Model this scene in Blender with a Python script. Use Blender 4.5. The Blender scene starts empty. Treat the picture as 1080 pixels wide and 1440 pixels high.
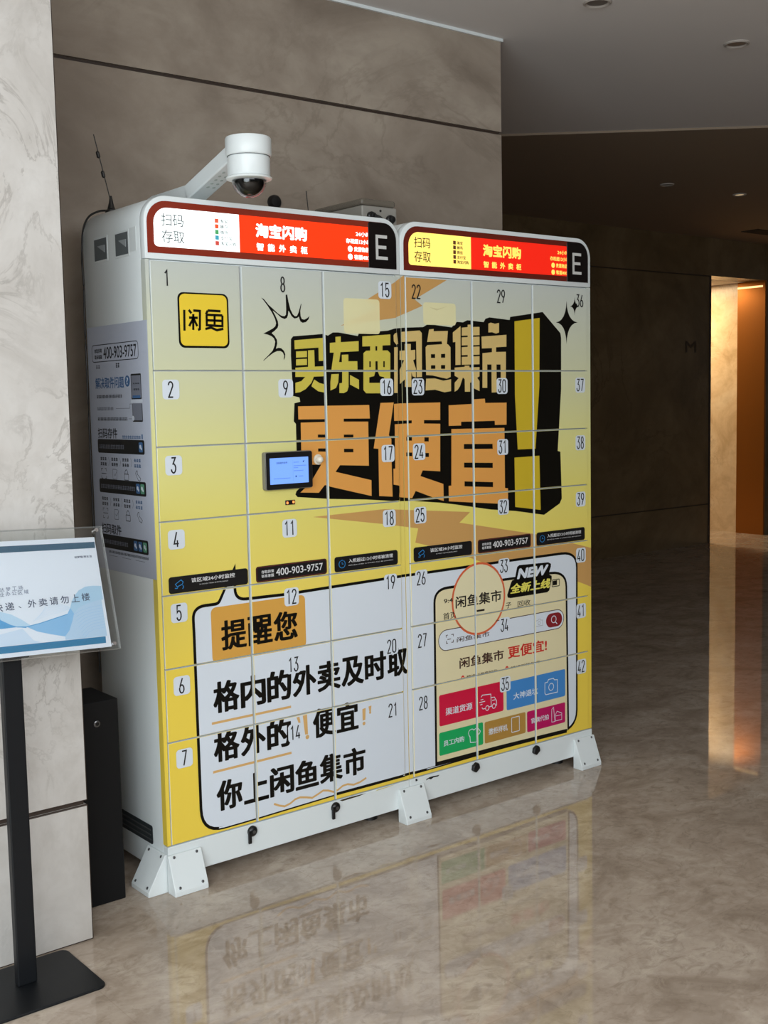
import bpy, bmesh, math, random
from mathutils import Vector, Matrix
from mathutils.geometry import tessellate_polygon
SC = bpy.context.scene
COL = SC.collection
random.seed(4)

# ------------------------------------------------------------------ colours
def lin(c):
    c = c / 255.0
    return c / 12.92 if c <= 0.04045 else ((c + 0.055) / 1.055) ** 2.4
def rgb(r, g, b): return (lin(r), lin(g), lin(b), 1.0)

# ------------------------------------------------------------------ camera
cam = bpy.data.cameras.new('camera'); cam.lens = 41.205; cam.sensor_width = 36; cam.sensor_fit = 'AUTO'
cam.clip_start = 0.02; cam.clip_end = 60
cam_o = bpy.data.objects.new('camera', cam); COL.objects.link(cam_o)
rx = Vector((0.78080658, -0.62444757, -0.02015726)); dn = Vector((-0.07439697, -0.06089503, -0.99536771)); fw = Vector((0.62032748, 0.7786893, -0.09400425))
m = Matrix.Identity(4)
for i in range(3):
    m[i][0] = rx[i]; m[i][1] = -dn[i]; m[i][2] = -fw[i]
m[0][3], m[1][3], m[2][3] = -1.59477, -3.04419, 1.44328
cam_o.matrix_world = m
SC.camera = cam_o

# ------------------------------------------------------------------ world, lights, exposure
wd = bpy.data.worlds.new('lobby_ambience'); SC.world = wd; wd.use_nodes = True
bg = wd.node_tree.nodes['Background']; bg.inputs[0].default_value = (0.80, 0.72, 0.61, 1); bg.inputs[1].default_value = 0.05
SC.view_settings.view_transform = 'Standard'; SC.view_settings.look = 'None'; SC.view_settings.gamma = 1.0
SC.view_settings.use_curve_mapping = False; SC.view_settings.exposure = 0.0
def area(name, loc, target, sx, sy, energy, color):
    l = bpy.data.lights.new(name, 'AREA'); l.shape = 'RECTANGLE'; l.size = sx; l.size_y = sy; l.energy = energy; l.color = color
    o = bpy.data.objects.new(name, l); COL.objects.link(o); o.location = loc
    o.rotation_euler = (Vector(target) - Vector(loc)).to_track_quat('-Z', 'Y').to_euler()
    return o
# daylight from the tall entrance glazing behind and to the left of the visitor
area('entrance_daylight', (-3.45, -3.25, 1.75), (0.4, -0.2, 1.1), 3.2, 2.9, 175, (0.86, 0.95, 1.0))
# fill lamp added high behind the camera to brighten floor and foreground
area('added_floor_fill', (-0.9, -4.7, 2.9), (-0.1, -1.5, 0.0), 4.2, 2.5, 205, (0.92, 0.96, 1.0))

# ------------------------------------------------------------------ helpers
MATS = {}
def nm(name):
    mt = bpy.data.materials.new(name); mt.use_nodes = True; MATS[name] = mt
    return mt, mt.node_tree, mt.node_tree.nodes['Principled BSDF']
def mat(name, col, rough=0.5, metal=0.0, spec=0.5, emit=None, es=0.0, alpha=None):
    mt, nt, b = nm(name)
    b.inputs['Base Color'].default_value = col; b.inputs['Roughness'].default_value = rough; b.inputs['Metallic'].default_value = metal
    b.inputs['Specular IOR Level'].default_value = spec
    if emit is not None:
        b.inputs['Emission Color'].default_value = emit; b.inputs['Emission Strength'].default_value = es
    if alpha is not None: b.inputs['Alpha'].default_value = alpha
    return mt

def ramp(nt, stops, src):
    r = nt.nodes.new('ShaderNodeValToRGB'); e = r.color_ramp.elements
    while len(e) < len(stops): e.new(0.5)
    for k, (p, c) in enumerate(stops): e[k].position = p; e[k].color = c
    nt.links.new(src, r.inputs[0]); return r.outputs[0]
def noise(nt, vec, scale, detail=6, rough=0.55, dist=0.0):
    n = nt.nodes.new('ShaderNodeTexNoise'); n.inputs['Scale'].default_value = scale; n.inputs['Detail'].default_value = detail
    n.inputs['Roughness'].default_value = rough; n.inputs['Distortion'].default_value = dist
    nt.links.new(vec, n.inputs['Vector']); return n.outputs['Fac']
def mixc(nt, fac, a, b, mode='MIX'):
    n = nt.nodes.new('ShaderNodeMix'); n.data_type = 'RGBA'; n.blend_type = mode
    for s, v in ((n.inputs[0], fac), (n.inputs[6], a), (n.inputs[7], b)):
        if hasattr(v, 'is_linked'): nt.links.new(v, s)
        else: s.default_value = v
    return n.outputs[2]
def marble(name, base, dark, light, vein, rough, scale=1.0, veinamt=0.6, vscale=1.3, stretch=(1, 1, 1), spec=0.5):
    mt, nt, b = nm(name)
    tc = nt.nodes.new('ShaderNodeTexCoord'); mp = nt.nodes.new('ShaderNodeMapping'); mp.inputs['Scale'].default_value = stretch
    nt.links.new(tc.outputs['Object'], mp.inputs['Vector']); v = mp.outputs[0]
    c = ramp(nt, [(0.30, dark), (0.5, base), (0.70, light)], noise(nt, v, 1.6 * scale, 8, 0.6, 0.8))
    fine = noise(nt, v, 9 * scale, 8, 0.65, 0.5)
    c = mixc(nt, ramp(nt, [(0.45, (0, 0, 0, 1)), (0.7, (0.35, 0.35, 0.35, 1))], fine), c, dark)
    n = noise(nt, v, vscale * scale, 7, 0.62, 1.6)
    band = nt.nodes.new('ShaderNodeMath'); band.operation = 'SUBTRACT'; nt.links.new(n, band.inputs[0]); band.inputs[1].default_value = 0.5
    ab = nt.nodes.new('ShaderNodeMath'); ab.operation = 'ABSOLUTE'; nt.links.new(band.outputs[0], ab.inputs[0])
    vm = ramp(nt, [(0.0, (veinamt,) * 3 + (1,)), (0.022, (0, 0, 0, 1))], ab.outputs[0])
    patch = ramp(nt, [(0.45, (0, 0, 0, 1)), (0.6, (1, 1, 1, 1))], noise(nt, v, 0.8 * scale, 3))
    vm = mixc(nt, 1.0, vm, patch, 'MULTIPLY')
    c = mixc(nt, vm, c, vein)
    nt.links.new(c, b.inputs['Base Color']); b.inputs['Roughness'].default_value = rough; b.inputs['Specular IOR Level'].default_value = spec
    return mt, nt, b, c, v

class MB:
    def __init__(s): s.v = []; s.f = []; s.m = []; s.mats = []
    def mi(s, m):
        if m not in s.mats: s.mats.append(m)
        return s.mats.index(m)
    def add(s, vs, fs, m):
        o = len(s.v); s.v += [tuple(p) for p in vs]; k = s.mi(m)
        for f in fs: s.f.append([i + o for i in f]); s.m.append(k)
        return s
    def box(s, x0, y0, z0, x1, y1, z1, m):
        return s.add([(x0,y0,z0),(x1,y0,z0),(x1,y1,z0),(x0,y1,z0),(x0,y0,z1),(x1,y0,z1),(x1,y1,z1),(x0,y1,z1)],
                     [(3,2,1,0),(4,5,6,7),(0,1,5,4),(1,2,6,5),(2,3,7,6),(3,0,4,7)], m)
    def prism_y(s, pts, y0, y1, m, mside=None):          # pts: (x,z) counter-clockwise seen from -y
        n = len(pts); vs = [(x, y0, z) for x, z in pts] + [(x, y1, z) for x, z in pts]
        s.add(vs, [list(range(n)), list(range(2*n-1, n-1, -1))], m)
        return s.add(vs, [(i, i+n, (i+1)%n+n, (i+1)%n) for i in range(n)], mside or m)
    def prism(s, pts, ax, a0, a1, m):                     # generic: pts in the two other axes
        def P(p, a): q = [p[0], p[1]]; q.insert(ax, a); return q
        n = len(pts); vs = [P(p, a0) for p in pts] + [P(p, a1) for p in pts]
        return s.add(vs, [list(range(n))[::-1], list(range(n, 2*n))] + [(i, (i+1)%n, (i+1)%n+n, i+n) for i in range(n)], m)
    def lathe(s, c, prof, m, n=32, axis=(0,0,1), capped=True):   # prof: (radius, height)
        ax = Vector(axis).normalized(); q = ax.to_track_quat('Z', 'Y'); vs = []; fs = []; c = Vector(c)
        for r, h in prof:
            for i in range(n):
                a = 2*math.pi*i/n; vs.append(c + q @ Vector((r*math.cos(a), r*math.sin(a), h)))
        for k in range(len(prof)-1):
            for i in range(n):
                j = (i+1) % n; fs.append((k*n+i, k*n+j, (k+1)*n+j, (k+1)*n+i))
        if capped: fs.append(list(range(n))[::-1]); fs.append([(len(prof)-1)*n+i for i in range(n)])
        return s.add(vs, fs, m)
    def tube(s, pts, r, m, n=8):
        pts = [Vector(p) for p in pts]; vs = []; fs = []
        for k, p in enumerate(pts):
            d = (pts[min(k+1, len(pts)-1)] - pts[max(k-1, 0)]).normalized(); q = d.to_track_quat('Z', 'Y')
            for i in range(n):
                a = 2*math.pi*i/n; vs.append(p + q @ Vector((r*math.cos(a), r*math.sin(a), 0)))
        for k in range(len(pts)-1):
            for i in range(n):
                j = (i+1) % n; fs.append((k*n+i, k*n+j, (k+1)*n+j, (k+1)*n+i))
        fs.append(list(range(n))[::-1]); fs.append([(len(pts)-1)*n+i for i in range(n)])
        return s.add(vs, fs, m)
    def build(s, name, parent=None, org=None, bevel=0.0, seg=2, smooth=False, xform=None):
        me = bpy.data.meshes.new(name)
        root = parent
        while root is not None and root.parent is not None: root = root.parent
        o0 = Vector(org) if org else (Vector(root.location) if root else Vector((0, 0, 0)))
        vs = [xform(Vector(p)) if xform else Vector(p) for p in s.v]
        me.from_pydata([p - o0 for p in vs], [], s.f); me.update()
        for mm in s.mats: me.materials.append(mm)
        me.polygons.foreach_set('material_index', s.m)
        bm = bmesh.new(); bm.from_mesh(me)
        if bevel:
            bmesh.ops.remove_doubles(bm, verts=bm.verts, dist=1e-6)
            ed = [e for e in bm.edges if len(e.link_faces) == 2 and e.calc_face_angle(0) > 0.6]
            bmesh.ops.bevel(bm, geom=ed, offset=bevel, segments=seg, affect='EDGES', profile=0.5, clamp_overlap=True)
        bm.to_mesh(me); bm.free()
        if smooth:
            for p in me.polygons: p.use_smooth = True
            try: me.set_sharp_from_angle(angle=0.7)
            except Exception: pass
        o = bpy.data.objects.new(name, me); COL.objects.link(o)
        if parent is not None: o.parent = parent
        elif org: o.location = org
        return o
def tag(o, label, cat=None, group=None):
    o['label'] = label
    if cat: o['category'] = cat
    if group: o['group'] = group
    return o
def thing(name, loc, label, cat, group=None):
    o = bpy.data.objects.new(name, None); COL.objects.link(o); o.location = loc; o.empty_display_size = 0.1
    return tag(o, label, cat, group)
def struct(o): o['kind'] = 'structure'; return o

# ---- flat drawing in a plane: triangles and quads as 2D polygons
def rrect(x0, z0, x1, z1, r, n=6):
    r = max(0.0, min(r, (x1-x0)/2, (z1-z0)/2)); pts = []
    if r <= 1e-6: return [(x0, z0), (x1, z0), (x1, z1), (x0, z1)]
    for cx, cz, a0 in ((x1-r, z0+r, -90), (x1-r, z1-r, 0), (x0+r, z1-r, 90), (x0+r, z0+r, 180)):
        for i in range(n+1):
            a = math.radians(a0 + 90*i/n); pts.append((cx + r*math.cos(a), cz + r*math.sin(a)))
    return pts
def circle(cx, cz, r, n=40): return [(cx + r*math.cos(2*math.pi*i/n), cz + r*math.sin(2*math.pi*i/n)) for i in range(n)]
def tri(pts):
    t = tessellate_polygon([[Vector((a, b, 0)) for a, b in pts]])
    return [[pts[i] for i in f] for f in t]
def ribbon(pts, w, closed=False):
    n = len(pts); P = [Vector((a, b)) for a, b in pts]; L = []; R = []
    for i in range(n):
        a = P[(i-1) % n] if (closed or i > 0) else None; b = P[(i+1) % n] if (closed or i < n-1) else None
        d1 = (P[i]-a).normalized() if a is not None and (P[i]-a).length > 1e-9 else None
        d2 = (b-P[i]).normalized() if b is not None and (b-P[i]).length > 1e-9 else None
        d1 = d1 or d2; d2 = d2 or d1
        n1 = Vector((-d1.y, d1.x)); n2 = Vector((-d2.y, d2.x)); nn = (n1+n2)
        nn = nn.normalized() if nn.length > 1e-6 else n1
        k = min(1.0/max(nn.dot(n1), 0.35), 2.2)
        L.append(P[i] + nn*(w/2*k)); R.append(P[i] - nn*(w/2*k))
    out = []
    for i in range(n if closed else n-1):
        j = (i+1) % n; out.append([tuple(R[i]), tuple(R[j]), tuple(L[j]), tuple(L[i])])
    return out
_tc = {}
def text_tris(s):
    if s in _tc: return _tc[s]
    c = bpy.data.curves.new('lettering', 'FONT'); c.body = s; c.size = 1; c.resolution_u = 3
    o = bpy.data.objects.new('lettering', c); COL.objects.link(o)
    bpy.context.view_layer.update()
    dg = bpy.context.evaluated_depsgraph_get(); me = bpy.data.meshes.new_from_object(o.evaluated_get(dg))
    me.calc_loop_triangles(); vs = [(v.co.x, v.co.y) for v in me.vertices]
    r = [[vs[i] for i in t.vertices] for t in me.loop_triangles]
    bpy.data.objects.remove(o); bpy.data.curves.remove(c); bpy.data.meshes.remove(me)
    _tc[s] = r; return r
def text(s, x0, z0, x1, z1, bold=0.0, shear=0.0):
    T = text_tris(s)
    if bold > 0:
        k = 8 if bold > 0.03 else 4; base = T; T = list(base)
        for i in range(k):
            a = 2*math.pi*(i+0.5)/k; dx, dz = bold*math.cos(a), bold*math.sin(a)
            T = T + [[(p[0]+dx, p[1]+dz) for p in t] for t in base]
    if shear: T = [[(p[0]+shear*p[1], p[1]) for p in t] for t in T]
    a0 = min(p[0] for t in T for p in t); a1 = max(p[0] for t in T for p in t); b0 = min(p[1] for t in T for p in t); b1 = max(p[1] for t in T for p in t)
    sx = (x1-x0)/(a1-a0); sz = (z1-z0)/(b1-b0)
    return [[(x0+(p[0]-a0)*sx, z0+(p[1]-b0)*sz) for p in t] for t in T]
def heavy_text(s, x0, z0, x1, z1, bx, bz):
    out = []; w = (x1-x0)/len(s)
    for i, ch in enumerate(s):
        base = text_tris(ch); T = []
        for dx, dz in [(0, 0)] + [(math.copysign(abs(math.cos(a))**0.6, math.cos(a)), math.copysign(abs(math.sin(a))**0.6, math.sin(a))) for a in [2*math.pi*(k+0.5)/18 for k in range(18)]]: T += [[(p[0]+dx*bx, p[1]+dz*bz) for p in t] for t in base]
        a0 = min(p[0] for t in T for p in t); a1 = max(p[0] for t in T for p in t); b0 = min(p[1] for t in T for p in t); b1 = max(p[1] for t in T for p in t)
        sx = w*0.955/(a1-a0); sz = (z1-z0)/(b1-b0); xa = x0+w*i+w*0.022
        out += [[(xa+(p[0]-a0)*sx, z0+(p[1]-b0)*sz) for p in t] for t in T]
    return out
def arc(cx, cz, rx_, rz_, a0, a1, n=10):
    return [(cx + rx_*math.cos(math.radians(a0+(a1-a0)*i/n)), cz + rz_*math.sin(math.radians(a0+(a1-a0)*i/n))) for i in range(n+1)]
def digit_strokes(d):
    top = arc(.23, .80, .18, .20, 180, 0); bot = arc(.23, .20, .18, .20, 0, -180)
    if d == '0': return [(top + bot + [(.05, .80)], 0)]
    if d == '1': return [([(.10, .80), (.27, .99), (.27, 0)], 0)]
    if d == '2': return [(arc(.23, .78, .18, .22, 180, -20) + [(.05, 0), (.42, 0)], 0)]
    if d == '3': return [([(.07, 1), (.40, 1), (.20, .60)] + arc(.22, .30, .19, .30, 90, -170), 0)]
    if d == '4': return [([(.28, 1), (.04, .22), (.44, .22)], 0), ([(.32, .45), (.32, 0)], 0)]
    if d == '5': return [([(.40, 1), (.09, 1), (.07, .52)] + arc(.22, .32, .19, .32, 120, -160), 0)]
    if d == '6': return [([(.31, 1), (.10, .50)] + arc(.23, .27, .19, .27, 160, -200, 18), 0)]
    if d == '7': return [([(.04, 1), (.42, 1), (.17, 0)], 0)]
    if d == '8': return [(arc(.23, .76, .15, .24, 0, 360, 18), 0), (arc(.23, .26, .18, .26, 0, 360, 18), 0)]
    if d == '9': return [([(.15, 0), (.36, .50)] + arc(.23, .73, .19, .27, -20, 340, 18), 0)]
def digits(s, cx, cz, h, w=None, sw=0.10):
    w = w or 0.56*h; x = cx - w*len(s)/2; out = []
    for ch in s:
        for pts, cl in digit_strokes(ch):
            out += ribbon([(x + (px+0.03)/0.52*w*0.92, cz - h/2 + pz*h) for px, pz in pts], sw*h, cl)
        x += w
    return out
def clip(poly, x0, z0, x1, z1):
    for ax, lim, sg in ((0, x0, 1), (0, x1, -1), (1, z0, 1), (1, z1, -1)):
        out = []; n = len(poly)
        for i in range(n):
            a = poly[i]; b = poly[(i+1) % n]; da = sg*(a[ax]-lim); db = sg*(b[ax]-lim)
            if da >= 0: out.append(a)
            if (da > 0 and db < 0) or (da < 0 and db > 0):
                t = da/(da-db); out.append((a[0]+(b[0]-a[0])*t, a[1]+(b[1]-a[1])*t))
        poly = out
        if len(poly) < 3: return None
    return poly
def put_flat(mb, polys, y, m):                            # onto a plane facing -y; pieces step forward by microns so none coincide
    y0_ = y; N_ = max(1, len(polys))
    for i_, p in enumerate(polys):
        y = y0_ - 9e-5*i_/N_
        if p is None or len(p) < 3: continue
        a = sum(p[i][0]*p[(i+1) % len(p)][1] - p[(i+1) % len(p)][0]*p[i][1] for i in range(len(p)))
        if abs(a) < 1e-10: continue
        if a < 0: p = p[::-1]
        mb.add([(q[0], y, q[1]) for q in p], [list(range(len(p)))], m)

# ------------------------------------------------------------------ materials
white_paint = mat('white_painted_steel', rgb(222, 228, 228), 0.34)
grey_paint = mat('inside_grey', rgb(70, 70, 70), 0.6)
recess_paint = mat('recess_paint', rgb(176, 177, 174), 0.5)
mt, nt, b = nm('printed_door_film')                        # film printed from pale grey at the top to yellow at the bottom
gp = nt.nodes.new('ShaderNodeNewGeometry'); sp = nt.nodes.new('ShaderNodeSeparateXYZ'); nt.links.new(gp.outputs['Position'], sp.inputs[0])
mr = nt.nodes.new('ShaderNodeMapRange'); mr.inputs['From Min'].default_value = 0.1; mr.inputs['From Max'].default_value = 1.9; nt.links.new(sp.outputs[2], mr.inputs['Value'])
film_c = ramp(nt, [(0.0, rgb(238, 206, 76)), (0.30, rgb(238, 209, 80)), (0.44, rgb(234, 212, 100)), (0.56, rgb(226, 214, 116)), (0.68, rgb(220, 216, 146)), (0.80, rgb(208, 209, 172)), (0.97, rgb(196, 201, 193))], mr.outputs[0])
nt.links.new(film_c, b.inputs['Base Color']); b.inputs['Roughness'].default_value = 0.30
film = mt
INK = dict(black=(16, 14, 10), bolt=(200, 154, 92), slogan_yellow=(204, 188, 80), slogan_tan=(212, 184, 118), slogan_orange=(224, 158, 80), mark_yellow=(204, 176, 46),
    tile_yellow=(238, 205, 60), patch_pale=(252, 244, 190), patch_mark=(205, 196, 150), paper_white=(216, 223, 231), box_orange=(214, 160, 74), line_orange=(214, 170, 106),
    cream=(226, 214, 172), lens_rim=(214, 100, 62), lens_cream=(228, 218, 178), ink=(34, 28, 24), ink_brown=(70, 44, 36), ink_grey=(168, 170, 172), new_yellow=(228, 218, 96),
    dark_red=(134, 34, 40), red_text=(204, 44, 36), tile_red=(206, 22, 62), tile_blue=(66, 134, 200), tile_green=(24, 166, 92), tile_tan=(176, 134, 62), tile_magenta=(186, 18, 92))
ink = {k: mat('print_' + k, rgb(*v), 0.30, spec=0.25 if k == 'black' else 0.5) for k, v in INK.items()}
ink['patch_pale'].node_tree.nodes['Principled BSDF'].inputs['Alpha'].default_value = 0.72
sticker_white = mat('number_sticker_film', rgb(216, 223, 231), 0.3)
ink_black = mat('number_ink', rgb(20, 20, 22), 0.5)
black_plastic = mat('black_plastic', rgb(20, 20, 21), 0.35)
notice_black = mat('notice_black_film', rgb(22, 21, 22), 0.35)
notice_white = mat('notice_white_ink', rgb(214, 214, 214), 0.5)
notice_blue = mat('notice_blue_ink', rgb(36, 128, 190), 0.5)
notice_red = mat('notice_red_line', rgb(120, 46, 40), 0.5)
screw_metal = mat('screw_metal', rgb(120, 122, 124), 0.35, 0.9)
dark_metal = mat('dark_metal', rgb(44, 42, 40), 0.45, 0.5)
black_powder = mat('black_powder_coat', rgb(18, 20, 23), 0.42, spec=0.3)
black_matte = mat('black_matte_board', rgb(15, 15, 16), 0.65, spec=0.25)
ac, nt, b = nm('clear_acrylic')
gl = nt.nodes.new('ShaderNodeBsdfGlossy'); gl.inputs['Roughness'].default_value = 0.03; tr = nt.nodes.new('ShaderNodeBsdfTransparent'); tr.inputs[0].default_value = (0.98, 0.99, 0.99, 1)
lw = nt.nodes.new('ShaderNodeFresnel'); lw.inputs[0].default_value = 1.45; mx = nt.nodes.new('ShaderNodeMixShader')
nt.links.new(lw.outputs[0], mx.inputs[0]); nt.links.new(tr.outputs[0], mx.inputs[1]); nt.links.new(gl.outputs[0], mx.inputs[2]); nt.links.new(mx.outputs[0], nt.nodes['Material Output'].inputs[0])

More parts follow.
